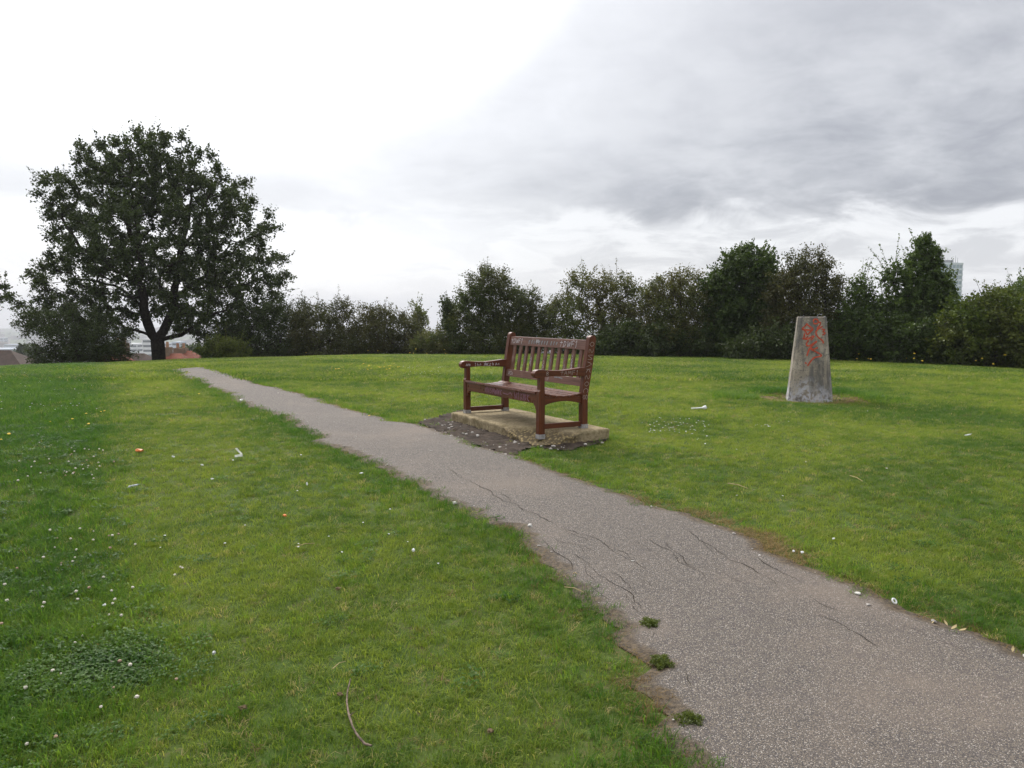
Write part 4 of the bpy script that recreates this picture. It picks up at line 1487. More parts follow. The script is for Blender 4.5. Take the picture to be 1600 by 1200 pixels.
def block(name, label, px0, px1, py_top, Y, mat, floors, deep=14.0, band='pane', cat='building', top_box=None, rz=0.0, group='town buildings in the valley'):
    a, b = at(px0, py_top, Y), at(px1, py_top, Y)
    cx = (a[0] + b[0]) / 2
    hw = (b[0] - a[0]) / 2
    g = float(G(cx, Y)) - 1.0
    hh = a[2] - g
    root = empty(name, (cx, Y, g), rz)
    tag(root, label, cat, group)
    bm_obj('wall', box_bm(-hw, hw, 0, deep, 0, hh, 0), M[mat], root)
    fh = 3.3
    for k in range(floors):
        z = hh - 1.2 - k * fh
        if z < 2:
            break
        bm_obj('window_band', box_bm(-hw + .5, hw - .5, -.05, 0.15, z - 1.5, z, 0), M[band], root)
        bm_obj('window_band', box_bm(hw - .15, hw + .05, .6, deep - .6, z - 1.5, z, 0), M[band], root)
    if top_box:
        for (x0, x1, y0, y1, h_) in top_box:
            bm_obj('plant_room', box_bm(x0 * hw, x1 * hw, y0 * deep, y1 * deep, hh, hh + h_, 0), M['metal'], root)
    return root


block('office_block', 'wide white office block seen through the gap left of the oak trunk', 181, 214, 537, 620, 'pale_wall', 6, 16, top_box=((-.6, -.2, .3, .7, 2.5),))
block('tower_block', 'pale banded tower block touching the left side of the oak trunk', 222, 237, 529, 560, 'pale_wall', 9, 12)
block('tower_block', 'bluish tower block right of the oak trunk', 268, 281, 534, 600, 'blue_wall', 8, 12)
block('office_block', 'low flat white building far beyond the brown roof', 6, 33, 538, 1150, 'blue_wall', 4, 16)
block('tower_block', 'faint slim tower at the far left skyline', -4, 5, 528, 1300, 'blue_wall', 10, 12)
block('office_block', 'long low pale warehouse on the plain at the far left', -60, 50, 545, 850, 'blue_wall', 2, 30)
block('office_block', 'distant low grey block behind the white office block', 238, 262, 536, 900, 'blue_wall', 3, 16)

# glass tower over the right hedge
TY = 540.0
a, b = at(1452, 411, TY), at(1503, 411, TY)
g = float(G(a[0], TY)) - 1
hh = a[2] - g
hw = (b[0] - a[0]) / 2
tower = empty('glass_tower', ((a[0] + b[0]) / 2, TY, g), rad(-8))
tag(tower, 'tall pale green glass office tower showing above the right hedge', 'tower', None)


def tower_ring(h0, h1, grow_, mat, name, parent):
    # rounded plan: bowed front
    pts = []
    for u in np.linspace(-1, 1, 13):
        pts.append((u * (hw + grow_), -grow_ - 5.0 * (1 - u * u)))
    pts += [(hw + grow_, 20), (-hw - grow_, 20)]
    bm = bmesh.new()
    lo = [bm.verts.new((x, y, h0)) for x, y in pts]
    hi = [bm.verts.new((x, y, h1)) for x, y in pts]
    n = len(pts)
    for i in range(n):
        bm.faces.new((lo[i], lo[(i + 1) % n], hi[(i + 1) % n], hi[i]))
    bm.faces.new(hi)
    bm.faces.new(lo[::-1])
    return bm_obj(name, bm, M[mat], parent)


tower_ring(0, hh - 0.4, 0.0, 'green_glass', 'glazing', tower)
k = 0
z = hh
while z > 4 and k < 26:
    tower_ring(z - 1.3, z, 0.25, 'panel', 'spandrel', tower)
    z -= 3.6
    k += 1
for u in np.linspace(-0.92, 0.92, 9):
    y = -0.35 - 5.0 * (1 - u * u)
    bm_obj('mullion', box_bm(u * hw - .12, u * hw + .12, y - .1, y + .3, 0, hh - .5, 0), M['panel'], tower)
bm_obj('plant_room', box_bm(-hw * .5, hw * .55, 3, 14, hh, hh + 2.2, 0), M['metal'], tower)
t = Tubes()
for x, h_ in ((-.2, 6), (.25, 5), (.7, 8), (.82, 5), (.1, 4)):
    t.add([(x * hw, 4, hh), (x * hw, 4, hh + h_ * .55 + 1)], [.18, .1], 5)
obj('masts', t.mesh('masts', M['metal']), tower)

# the rest of the town: roofs and blocks nobody could count
bm = bmesh.new()
rt = random.Random(5)
for k in range(1000):
    Y = 330 + 2500 * rt.random() ** 1.5
    x = Y * rt.uniform(-0.72, 0.72)
    z = float(G(x, Y)) - 1
    w_, d_, h_ = rt.uniform(4, 13), rt.uniform(4, 9), rt.choice((6, 7, 8, 9, 11, 14, 22 if Y > 700 else 9, 34 if Y > 1300 and rt.random() < .5 else 8))
    bm = box_bm(x - w_, x + w_, Y, Y + d_ * 2, z, z + h_, 0, bm)
o = bm_obj('distant_town', bm, M['town'], None)
tag(o, 'countless pale and brown town roofs fading into the haze below the hill', kind='stuff')
tc_ = []
for k in range(560):
    Y = 190 + 2400 * rt.random() ** 1.5
    x = Y * rt.uniform(-0.72, 0.72)
    z = float(G(x, Y))
    r_ = rt.uniform(3, 6)
    n_ = 46
    d = rng.standard_normal((n_, 3))
    d /= np.linalg.norm(d, axis=1, keepdims=True)
    tc_.append(leaf_arrays(np.array([x, Y, z + r_ * .9]) + d * r_ * np.array([1, 1, .9]) * rng.random((n_, 1)) ** .4, d, r_ * .2, 3, r_ * .45, r_ * .12, .1))
o = obj('distant_trees', mesh_leaves('distant_trees', tc_, M['oak']))
tag(o, 'far off wooded gardens of the valley seen as one mass', kind='stuff')

# hazy trees on the slope at far left
for (label, px, py, rx, ry, Y) in (('hazy round tree right of the brown roof, left of two', 38, 553, 9, 12, 130), ('hazy round tree right of the brown roof, right of two', 56, 556, 9, 12, 120), ('hazy tree on the slope behind the orange roofs', 300, 556, 14, 12, 110)):
    shrub('distant_tree', label, 'tree', Y, [(px, py, rx, ry), (px + 3, py + 10, rx, ry)], 'oak', 60, 6, 14, 1.3, 0.4, 0.5, 2, spread=0.35, group='trees in the valley', r_twig=0.03)

# ------------------------------------------------------------------ grass
def tuft(name, mat, n, rad_, h, wd, lean, seg=2):
    V, F3, F4 = [], [], []
    for k in range(n):
        a = random.random() * 2 * math.pi
        r = rad_ * math.sqrt(random.random())
        b = np.array([r * math.cos(a), r * math.sin(a), -0.006])
        d = random.random() * 2 * math.pi
        hh_ = h * (0.55 + 0.7 * random.random())
        ln = lean * (0.35 + random.random()) * hh_
        dirv = np.array([math.cos(d), math.sin(d), 0])
        sv = np.array([-math.sin(d + .5), math.cos(d + .5), 0]) * wd * (0.7 + 0.6 * random.random())
        m = b + dirv * ln * 0.32 + np.array([0, 0, hh_ * 0.62])
        e = b + dirv * ln + np.array([0, 0, hh_ * (1.0 - 0.25 * random.random())])
        i = len(V)
        V += [b - sv * .5, b + sv * .5, m + sv * .42, m - sv * .42, e]
        F4.append((i, i + 1, i + 2, i + 3))
        F3.append((i + 3, i + 2, i + 4))
    return mesh_np(name, np.array(V), [np.array(F4), np.array(F3)], mat)


def clover(name, mat, n=22):
    V, F = [], []
    for k in range(n):
        a = random.random() * 2 * math.pi
        r = 0.06 * math.sqrt(random.random())
        c = np.array([r * math.cos(a), r * math.sin(a), 0.014 + 0.024 * random.random()])
        a0 = random.random() * 6.28
        for j in range(3):
            an = a0 + j * 2.094
            u = np.array([math.cos(an), math.sin(an), 0.6 * random.uniform(-1, 1)])
            v = np.array([-math.sin(an), math.cos(an), 0.6 * random.uniform(-1, 1)])
            s = 0.0085 * random.uniform(.7, 1.2)
            i = len(V)
            V += [c, c + u * s * .8 + v * s * .6, c + u * s * 1.35 + v * s * .2 + [0, 0, -.003], c + u * s * 1.35 - v * s * .2 + [0, 0, -.003], c + u * s * .8 - v * s * .6]
            F.append((i, i + 1, i + 2, i + 3, i + 4))
    return mesh_np(name, np.array(V), np.array(F), mat)


tufts = bpy.data.collections.new('tufts')      # source blades for the lawn, not part of the scene itself
for nm, mesh in (('a_clover', clover('clover', M['clover'])),
                 ('b_dry', tuft('dry', M['straw'], 16, 0.06, 0.030, 0.0030, 1.9)),
                 ('c_far', tuft('far', M['grass'], 26, 0.15, 0.046, 0.0085, 0.9)),
                 ('d_lush', tuft('lush', M['lush'], 20, 0.055, 0.060, 0.0036, 0.9)),
                 ('e_mown', tuft('mown', M['grass'], 22, 0.055, 0.036, 0.0032, 1.0)),
                 ('f_thatch', tuft('thatch', M['grass'], 18, 0.06, 0.028, 0.0032, 1.9))):
    o = bpy.data.objects.new(nm, mesh)
    tufts.objects.link(o)


def scatter(n_per, y0, y1, marg):
    """points in a wedge in front of the camera, with a margin at both sides"""
    W = lambda y: 0.66 * y + marg
    n = int(n_per * (W(y1) ** 2 - W(y0) ** 2) / 0.66)
    u = rng.random(n)
    yy = (np.sqrt(W(y0) ** 2 + u * (W(y1) ** 2 - W(y0) ** 2)) - marg) / 0.66
    xx = (rng.random(n) * 2 - 1) * W(yy)
    return xx, yy


parts_ = []
for dens, y0, y1, cls in ((1000, 1.6, 5.0, 0), (640, 5.0, 9.0, 0), (330, 9.0, 15.0, 1), (130, 15.0, 31.0, 2)):
    xx, yy = scatter(dens, y0, y1, 1.3)
    parts_.append((xx, yy, np.full(len(xx), cls)))
gx_ = np.concatenate([p[0] for p in parts_])
gy_ = np.concatenate([p[1] for p in parts_])
gc_ = np.concatenate([p[2] for p in parts_])
def fnoise(x, y, sc, k):
    return np.array([mnoise.noise((a * sc, b * sc, k)) for a, b in zip(x.tolist(), y.tolist())])


lx, ly = b_world(0, 0)
bx_l = (gx_ - BC[0]) * BX[0] + (gy_ - BC[1]) * BX[1]
by_l = (gx_ - BC[0]) * BY[0] + (gy_ - BC[1]) * BY[1]
onslab = (bx_l > SXL - .01) & (bx_l < SXR + .01) & (by_l > SYF - .01) & (by_l < SYB + .01)
inp = in_poly(gx_, gy_, PATH_POLY)
ins = in_poly(gx_, gy_, SOIL_POLY)
dl = d_line(gx_, gy_, Lr)
dr_ = d_line(gx_, gy_, Rr)
dpath = np.minimum(dl, dr_)
dpil = np.hypot(gx_ - PIL[0], gy_ - PIL[1])
keep = ~onslab & ~(inp & (dpath > 0.03 + 0.03 * rng.random(len(gx_)))) & ~(ins & (rng.random(len(gx_)) > 0.03)) & (dpil > 0.30) & ~((dpil < 0.62) & (gy_ > PIL[1] - 0.42) & (rng.random(len(gx_)) < 0.45)) & ~((dpath < 0.075) & (fnoise(gx_, gy_, 2.3, 33.0) > 0.22) & (rng.random(len(gx_)) < 0.75))
gx_, gy_, gc_, inp, dl, dr_, dpath, dpil, bx_l, by_l = [a[keep] for a in (gx_, gy_, gc_, inp, dl, dr_, dpath, dpil, bx_l, by_l)]
N = len(gx_)


# mowing boundary: unmown, lusher strip to the left
ML = np.array([ground_at(*p)[:2] for p in ((60, 1198), (150, 1150), (235, 1080), (258, 1040), (215, 930), (185, 850), (170, 780), (163, 720), (158, 660), (156, 600), (154, 578))])
ML = ML[np.argsort(ML[:, 1])]
bx = np.interp(gy_, np.concatenate([[0], ML[:, 1], [40]]), np.concatenate([[ML[0, 0]], ML[:, 0], [ML[-1, 0] * 40 / ML[-1, 1]]]))
n_a = fnoise(gx_, gy_, 0.8, 1.0)
n_b = fnoise(gx_, gy_, 3.0, 2.0)
left = 1 / (1 + np.exp(-(bx - gx_ + 0.10 * n_b) / 0.09))
n_big = fnoise(gx_, gy_, 0.30, 5.0)
tint = 0.50 + 0.40 * n_a + 0.25 * n_b + 0.45 * n_big
tint -= 0.36 * left * np.clip(1.15 - gy_ / 40, 0.4, 1)
lushpath = np.exp(-(dl / 0.45) ** 2) * 0.30 * np.clip(n_a + 0.9, 0, 1.2)
tint -= lushpath
tint += np.clip((gy_ - 10) / 14, 0, 1) * 0.06
# pale passes of the mower
tint += 0.13 * np.sin((gy_ * 0.9 + gx_ * 0.5) * 2.6 + 1.5 * n_a) * (gx_ > np.interp(gy_, Rr[:, 1], Rr[:, 0])) + 0.16 * np.exp(-((gx_ - bx - 0.9) / 0.7) ** 2) * (1 - left)
tint = np.clip(tint, 0, 1)
kind = np.full(N, 4)
rr = rng.random(N)
kind[rr < 0.30] = 5
# longer grass in the left strip, by the path edge, at the slab foot
ed_slab = np.maximum(np.maximum(SXL - bx_l, bx_l - SXR), np.maximum(SYF - by_l, by_l - SYB))
longp = 0.30 * np.clip(n_b * 2 - 0.35, 0, 1) * (fnoise(gx_, gy_, 1.3, 41.0) > -0.05) + 0.55 * left * np.clip(n_a * 1.3 + 0.75, 0, 1) + 0.35 * np.exp(-(dpath / 0.25) ** 2) + 0.7 * np.exp(-(np.maximum(ed_slab, 0) / 0.10) ** 2) + 0.8 * np.exp(-((dpil - 1.05) / 0.3) ** 2) * (gy_ > PIL[1] - 0.45) * (fnoise(gx_, gy_, 2.0, 9.0) > -0.1)
kind[rng.random(N) < longp] = 3
# clover in the near left corner and in scraps elsewhere
cc = ground_at(168, 1048)[:2]
pc = 1.15 * np.exp(-(((gx_ - cc[0]) / 0.21) ** 2 + ((gy_ - cc[1]) / 0.17) ** 2)) + 0.14 * np.clip(n_b - 0.2, 0, 1) * (gy_ < 8) + 0.05 * left * (gy_ < 9)
kind[rng.random(N) < pc] = 0
# dry clippings beside the path, straw-coloured scorched spots
dryp = 0.85 * np.exp(-(dpath / 0.07) ** 2) * np.clip(0.35 + 1.6 * fnoise(gx_, gy_, 1.7, 12.0), 0, 1) + 0.8 * (dpath < 0.09) * (fnoise(gx_, gy_, 2.3, 33.0) > 0.12)
dsp = ground_at(1018, 1085)[:2]
dryp += 1.0 * np.exp(-(((gx_ - dsp[0] ) / 0.10) ** 2 + ((gy_ - dsp[1]) / 0.22) ** 2))
for (px_, py_, s_) in ((1160, 838, .17), (1120, 820, .14), (1195, 855, .15), (985, 778, .12), (1085, 805, .12), (1230, 872, .10), (1030, 790, .10)):
    q_ = ground_at(px_, py_)[:2]
    dryp += 1.5 * np.exp(-((gx_ - q_[0]) ** 2 + (gy_ - q_[1]) ** 2) / s_ ** 2)
dryp += 0.95 * np.exp(-((dpil - 0.58) / 0.24) ** 2) * (fnoise(gx_, gy_, 2.6, 3.0) > -0.15)
dryp += 0.22 * np.clip(fnoise(gx_, gy_, 4.5, 21.0) - 0.25, 0, 1) * (1 - left) * 2.0 + 0.26 * np.clip(fnoise(gx_, gy_, 0.9, 61.0) * 2.2 - 0.55, 0, 1) * (1 - left) * (fnoise(gx_, gy_, 6.0, 71.0) > -0.1)
kind[(rng.random(N) < dryp)] = 1
far = gc_ == 2
kind[far & (kind != 1) & (kind != 3)] = 2
scl = 0.58 + 0.50 * rng.random(N)
scl *= np.where(gc_ == 1, 1.35, 1.0) * np.where(far, 1.75, 1.0)
scl[(kind == 3)] *= np.where(dpil[kind == 3] < 1.7, 1.3, 1.0)
scl = np.where(dpath < 0.06, scl * 0.8, scl)
scl *= 1.0 + 0.25 * left
gz_ = G(gx_, gy_)
gm = mesh_np('lawn_points', np.stack([gx_, gy_, gz_], -1), np.zeros((0, 3), int)) if False else bpy.data.meshes.new('lawn_points')
gm.vertices.add(N)
gm.vertices.foreach_set('co', np.stack([gx_, gy_, gz_], -1).astype(np.float32).ravel())
for nm, typ, val in (('pick', 'INT', kind.astype(np.int32)), ('size', 'FLOAT', scl.astype(np.float32)), ('turn', 'FLOAT', (rng.random(N) * 6.283).astype(np.float32)), ('tint', 'FLOAT', tint.astype(np.float32))):
    a = gm.attributes.new(nm, typ, 'POINT')
    a.data.foreach_set('value', val)
gm.update()
grass = obj('grass', gm)
tag(grass, 'short mown lawn grass with clover and dry clippings', kind='stuff')
ng = bpy.data.node_groups.new('lawn', 'GeometryNodeTree')
ng.interface.new_socket('Geometry', in_out='INPUT', socket_type='NodeSocketGeometry')
ng.interface.new_socket('Geometry', in_out='OUTPUT', socket_type='NodeSocketGeometry')
gi, go = ng.nodes.new('NodeGroupInput'), ng.nodes.new('NodeGroupOutput')
iop = ng.nodes.new('GeometryNodeInstanceOnPoints')
ci = ng.nodes.new('GeometryNodeCollectionInfo')
ci.inputs['Collection'].default_value = tufts
ci.inputs['Separate Children'].default_value = True
ci.inputs['Reset Children'].default_value = True


def named(n, t):
    a = ng.nodes.new('GeometryNodeInputNamedAttribute')
    a.data_type = t
    a.inputs['Name'].default_value = n
    return a.outputs['Attribute']


cx_ = ng.nodes.new('ShaderNodeCombineXYZ')
ng.links.new(named('turn', 'FLOAT'), cx_.inputs[2])
ng.links.new(gi.outputs[0], iop.inputs['Points'])
ng.links.new(ci.outputs[0], iop.inputs['Instance'])
iop.inputs['Pick Instance'].default_value = True
ng.links.new(named('pick', 'INT'), iop.inputs['Instance Index'])
ng.links.new(cx_.outputs[0], iop.inputs['Rotation'])
ng.links.new(named('size', 'FLOAT'), iop.inputs['Scale'])
ng.links.new(iop.outputs[0], go.inputs[0])
md = grass.modifiers.new('lawn', 'NODES')
md.node_group = ng
print('tufts', N)

# ------------------------------------------------------------------ loose stones on the soil and along the path
M['stone'] = m_plain('pale_grit', (0.40, 0.37, 0.33), 0.85, 0.35, 30)
M['white'] = m_plain('white_scrap', (0.78, 0.78, 0.76), 0.7, 0.06, 20)


def pebble(bm_, p, s):
    r = bmesh.ops.create_icosphere(bm_, subdivisions=1, radius=1)
    k = Vector((s * random.uniform(.7, 1.4), s * random.uniform(.7, 1.4), s * random.uniform(.4, .8)))
    an = random.random() * 6.28
    for v in r['verts']:
        c = v.co + Vector((random.uniform(-.2, .2), random.uniform(-.2, .2), random.uniform(-.2, .2)))
        c = Vector((c.x * k.x, c.y * k.y, c.z * k.z))
        c.rotate(Matrix.Rotation(an, 3, 'Z'))
        v.co = c + Vector(p)


bm = bmesh.new()
for k in range(150):
    i = random.randrange(30, NP_ - 60)
    if random.random() < 0.72:
        base, dirn = (Lr[i], acr[i]) if random.random() < 0.55 else (Rr[i], -acr[i])
        p = base + dirn * (abs(random.gauss(0, 0.06)) - 0.02)
    else:
        f = random.random()
        p = Lr[i] * (1 - f) + Rr[i] * f
    pebble(bm, (p[0], p[1], float(G(*p)) + 0.018), random.choice((.004, .005, .006, .008, .011)))
c = 0
while c < 110:
    i = random.randrange(160)
    j = random.randrange(160)
    f = random.random()
    p = SOIL_POLY[i] * f + SOIL_POLY[j] * (1 - f)
    if in_poly(np.array([p[0]]), np.array([p[1]]), SOIL_POLY)[0]:
        l = p - BC
        if l @ BY < SYF - 0.02 or l @ BX > SXR:
            pebble(bm, (p[0], p[1], float(G(*p)) + 0.016), random.choice((.005, .007, .009, .012, .016, .02)))
        c += 1
o = bm_obj('gravel', bm, M['stone'], None)
tag(o, 'small pale stones scattered on the bare earth and path edges', kind='stuff')

# ------------------------------------------------------------------ litter, sticks, weeds, flowers
def gp3(px, py, dz=0.0):
    p = ground_at(px, py)
    p[2] += dz
    return p


def scrap(name, label, cat, px, py, size, mat, dz=0.025, flat=0.25, rz=None, subdiv=2, crumple=0.35):
    """a crumpled piece of paper, plastic or a clod"""
    bm_ = bmesh.new()
    bmesh.ops.create_icosphere(bm_, subdivisions=subdiv, radius=1)
    o_ = random.random() * 50
    for v in bm_.verts:
        n = 1 + crumple * 2 * mnoise.noise(v.co * 1.8 + Vector((o_, 0, 0))) + crumple * mnoise.noise(v.co * 4 + Vector((0, o_, 0)))
        v.co = Vector((v.co.x * size[0] * n, v.co.y * size[1] * n, v.co.z * size[2] * n)) * (0.62 if name == 'paper_scrap' else 0.75)
    me = bpy.data.meshes.new(name)
    bm_.to_mesh(me)
    bm_.free()
    me.materials.append(mat)
    o = obj(name, me, None, tuple(gp3(px, py, dz)))
    o.rotation_euler = (random.uniform(-.2, .2), random.uniform(-.2, .2), random.random() * 6.28 if rz is None else rz)
    return tag(o, label, cat)


M['orange'] = m_plain('orange_plastic', (0.75, 0.20, 0.035), 0.5, 0.15, 20)
M['silver'] = m_plain('silver_foil', (0.48, 0.50, 0.54), 0.3, 0.2, 30)
M['grey_card'] = m_plain('pale_grey_card', (0.55, 0.56, 0.54), 0.7, 0.1, 20)
M['yellow'] = m_plain('yellow_petal', (0.72, 0.50, 0.03), 0.7, 0.15, 20)
M['clod'] = m_plain('dried_earth', (0.150, 0.108, 0.062), 0.95, 0.3, 25, 0.1)
M['dead'] = m_plain('dead_stalk', (0.42, 0.33, 0.17), 0.9, 0.2, 20, 0.2)
M['stick'] = m_plain('grey_stick_bark', (0.15, 0.112, 0.085), 0.9, 0.45, 45, 0.2)
M['green_glass_bit'] = m_plain('dark_green_glass', (0.015, 0.055, 0.02), 0.15, 0.2, 10, 0.7)
W = M['white']
scrap('plastic_scrap', 'orange plastic scrap on the lawn, the larger and farther one', 'litter', 217, 708, (.045, .03, .02), M['orange'])
scrap('plastic_scrap', 'orange plastic scrap on the lawn, the smaller and nearer one', 'litter', 445, 811, (.020, .014, .012), M['orange'])
scrap('paper_scrap', 'small crumpled white paper in the middle of the near lawn', 'litter', 646, 869, (.016, .013, .014), W, .035)
scrap('paper_scrap', 'tiny white scrap right of the crumpled white paper on the near lawn', 'litter', 685, 890, (.009, .008, .006), W, .035)
scrap('card_scrap', 'pale grey folded card scrap near the clover patch', 'litter', 335, 1031, (.014, .010, .014), M['grey_card'], .03, subdiv=1)
scrap('paper_scrap', 'white paper scrap among the clover flowers', 'litter', 164, 958, (.013, .011, .012), W, .04)
scrap('foil_wrapper', 'silver crushed wrapper lying on the left lawn', 'litter', 208, 764, (.055, .012, .012), M['silver'], rz=0.5)
scrap('paper_scrap', 'white paper scrap right of the larger orange scrap', 'litter', 271, 718, (.022, .013, .012), W)
scrap('paper_scrap', 'white paper scrap between the orange scrap and the folded strip', 'litter', 316, 731, (.020, .013, .011), W)
scrap('paper_scrap', 'white paper scrap below the folded strip on the left lawn', 'litter', 332, 753, (.018, .013, .011), W)
scrap('paper_scrap', 'upright white paper scrap midway between folded strip and path', 'litter', 480, 763, (.012, .011, .020), W, .035)
scrap('paper_scrap', 'flat white paper scrap by the left path edge', 'litter', 565, 744, (.026, .012, .008), W)
scrap('paper_scrap', 'white paper scrap at the far left path edge near the bend', 'litter', 377, 628, (.045, .03, .02), W)
scrap('paper_scrap', 'white scrap lying far out on the right lawn', 'litter', 1512, 683, (.055, .012, .010), W, rz=-.2)
scrap('paper_scrap', 'white scrap on the right lawn near the path, left of a pair', 'litter', 1240, 869, (.014, .010, .010), W, .03)
scrap('paper_scrap', 'white scrap on the right lawn near the path, right of a pair', 'litter', 1253, 871, (.014, .012, .012), W, .03)
scrap('paper_scrap', 'lone white scrap on the right lawn above the pair by the path', 'litter', 1302, 849, (.012, .010, .008), W, .03)
scrap('pale_stone', 'flat oval pale stone at the right path edge', 'stone', 1340, 933, (.026, .018, .010), M['render'], .02, crumple=.1)
scrap('pale_stone', 'white chunk of stone at the jutting left corner of the path', 'stone', 828, 826, (.020, .018, .014), M['render'], .02)
scrap('pale_stone', 'small white stone at the left path edge nearer the bench', 'stone', 711, 790, (.026, .022, .014), M['render'], .02)
scrap('bottle_shard', 'dark green glass piece on the lawn left of the path', 'litter', 395, 659, (.05, .014, .012), M['green_glass_bit'], rz=-.6)
scrap('yellow_leaf', 'yellow fallen leaf on the right edge of the far path', 'leaf', 577, 653, (.022, .018, .006), M['yellow'], .03)
scrap('soil_clod', 'dry brown clod of earth on the near lawn right of the clover', 'clod', 381, 1115, (.022, .018, .012), M['clod'], .022, crumple=.5)
scrap('soil_clod', 'brown clod of earth right of the curved stick', 'clod', 766, 1150, (.018, .013, .010), M['clod'], .02, crumple=.5)
scrap('soil_clod', 'brown clod of earth beside the curved stick', 'clod', 531, 1093, (.015, .012, .009), M['clod'], .02, crumple=.5)
scrap('soil_clod', 'brown clod of earth on the lawn above the curved stick', 'clod', 528, 926, (.020, .014, .010), M['clod'], .02, crumple=.5)
scrap('chewing_gum', 'flat white spot of old gum on the path', 'litter', 988, 881, (.013, .011, .002), M['render'], .0175, crumple=.15)

# folded V-shaped white strip
p = gp3(375, 718, 0.02)
bm = bmesh.new()
vs = [bm.verts.new(v) for v in ((-.045, 0, 0), (.02, .01, .005), (.02, .01, .028), (-.045, 0, .020), (-.02, -.012, .085), (-.038, -.012, .08))]
bm.faces.new((vs[0], vs[1], vs[2], vs[3]))
bm.faces.new((vs[1], vs[2], vs[4], vs[5]))
bmesh.ops.solidify(bm, geom=bm.faces, thickness=.002)
o = bm_obj('paper_strip', bm, W, None)
o.location = p
tag(o, 'folded white strip standing up like a V on the left lawn', 'litter')
# white stick with a bulb, beyond the bench
t = Tubes()
p = gp3(1092, 642, 0.03)
t.add([p + [-.10, 0, 0], p + [0, 0, .005], p + [.04, 0, .008], p + [.06, 0, .01], p + [.085, 0, .012], p + [.10, 0, .01]], [.010, .010, .010, .026, .03, .006], 8)
tag(obj('plastic_stick', t.mesh('plastic_stick', W)), 'white plastic stick with a blob at one end on the lawn left of the pillar', 'litter')
# ring pull
bm = bmesh.new()
R0, r0, NU, NV_ = .0125, .0042, 14, 6
gridv = [[bm.verts.new(((R0 + r0 * math.cos(b_)) * math.cos(a_), (R0 + r0 * math.cos(b_)) * math.sin(a_), r0 * math.sin(b_))) for b_ in np.linspace(0, 2 * math.pi, NV_, endpoint=False)] for a_ in np.linspace(0, 2 * math.pi, NU, endpoint=False)]
for i in range(NU):
    for j in range(NV_):
        bm.faces.new((gridv[i][j], gridv[(i + 1) % NU][j], gridv[(i + 1) % NU][(j + 1) % NV_], gridv[i][(j + 1) % NV_]))
o = bm_obj('plastic_ring', bm, W, None, True)
o.location = gp3(1397, 950, .035)
o.rotation_euler = (.9, .2, .4)
tag(o, 'small white plastic ring in the grass at the right path edge', 'litter')
# curved stick
sp = [(548, 1080), (543, 1095), (542, 1108), (544, 1122), (546, 1133), (551, 1146), (556, 1158), (562, 1168), (570, 1174), (581, 1179)]
P = np.array([gp3(a_, b_, 0.030 + .004 * math.sin(k_ * 2.1)) for k_, (a_, b_) in enumerate(sp)])
P[0, 2] += .02
t = Tubes()
t.add(P, [.002, .0030, .0034, .0036, .0042, .0036, .0039, .0041, .0044, .0036], 8)
t.add([P[4], P[4] + [.018, .008, .012]], [.003, .0012], 5)
t.add([P[6], P[6] + [-.012, .010, .012]], [.0028, .0012], 5)
tag(obj('curved_stick', t.mesh('curved_stick', M['stick'])), 'curved bare grey stick lying on the near lawn', 'stick')
for lab, pa, pb, r_ in (('long dry straw stalk on the right lawn beyond the path', (1137, 761), (1168, 770), .0035), ('thin dry stalk farther out on the right lawn', (1328, 749), (1348, 759), .003), ('dry stalk on the near lawn above the curved stick', (462, 862), (492, 858), .0025),
                        ('short green stalk beside the top of the curved stick', (520, 1056), (541, 1046), .0018), ('pale dry stalk at the left path edge', (882, 926), (912, 936), .0025), ('pale broken stalk on the left path margin', (895, 905), (902, 907), .0028)):
    a_, b_ = gp3(*pa, .03), gp3(*pb, .035)
    t = Tubes()
    t.add([a_, (a_ + b_) / 2 + [0, 0, .008], b_], [r_, r_, r_ * .6], 5)
    tag(obj('dry_stalk', t.mesh('dry_stalk', M['dead'])), lab, 'stalk')

# dead curled leaves along the right path edge
for k, (px_, py_) in enumerate(((1458, 984), (1478, 985), (1490, 992), (1503, 996), (1540, 1004), (1582, 1027))):
    bm = bmesh.new()
    s = .016 + .005 * random.random()
    vv = [bm.verts.new(c_) for c_ in ((-s, 0, 0), (-s * .3, s * .35, .006), (s * .5, s * .25, .012), (s, 0, .016), (s * .5, -s * .3, .008), (-s * .3, -s * .3, .004))]
    bm.faces.new((vv[0], vv[1], vv[5]))
    bm.faces.new((vv[1], vv[2], vv[4], vv[5]))
    bm.faces.new((vv[2], vv[3], vv[4]))
    o = bm_obj('dead_leaf', bm, M['dead'], None)
    o.location = gp3(px_, py_, .03)
    o.rotation_euler = (random.uniform(-.5, .5), random.uniform(-.4, .4), random.random() * 6.28)
    tag(o, 'straw coloured dead leaf at the near right path edge', 'leaf', 'dead leaves along the right path edge')

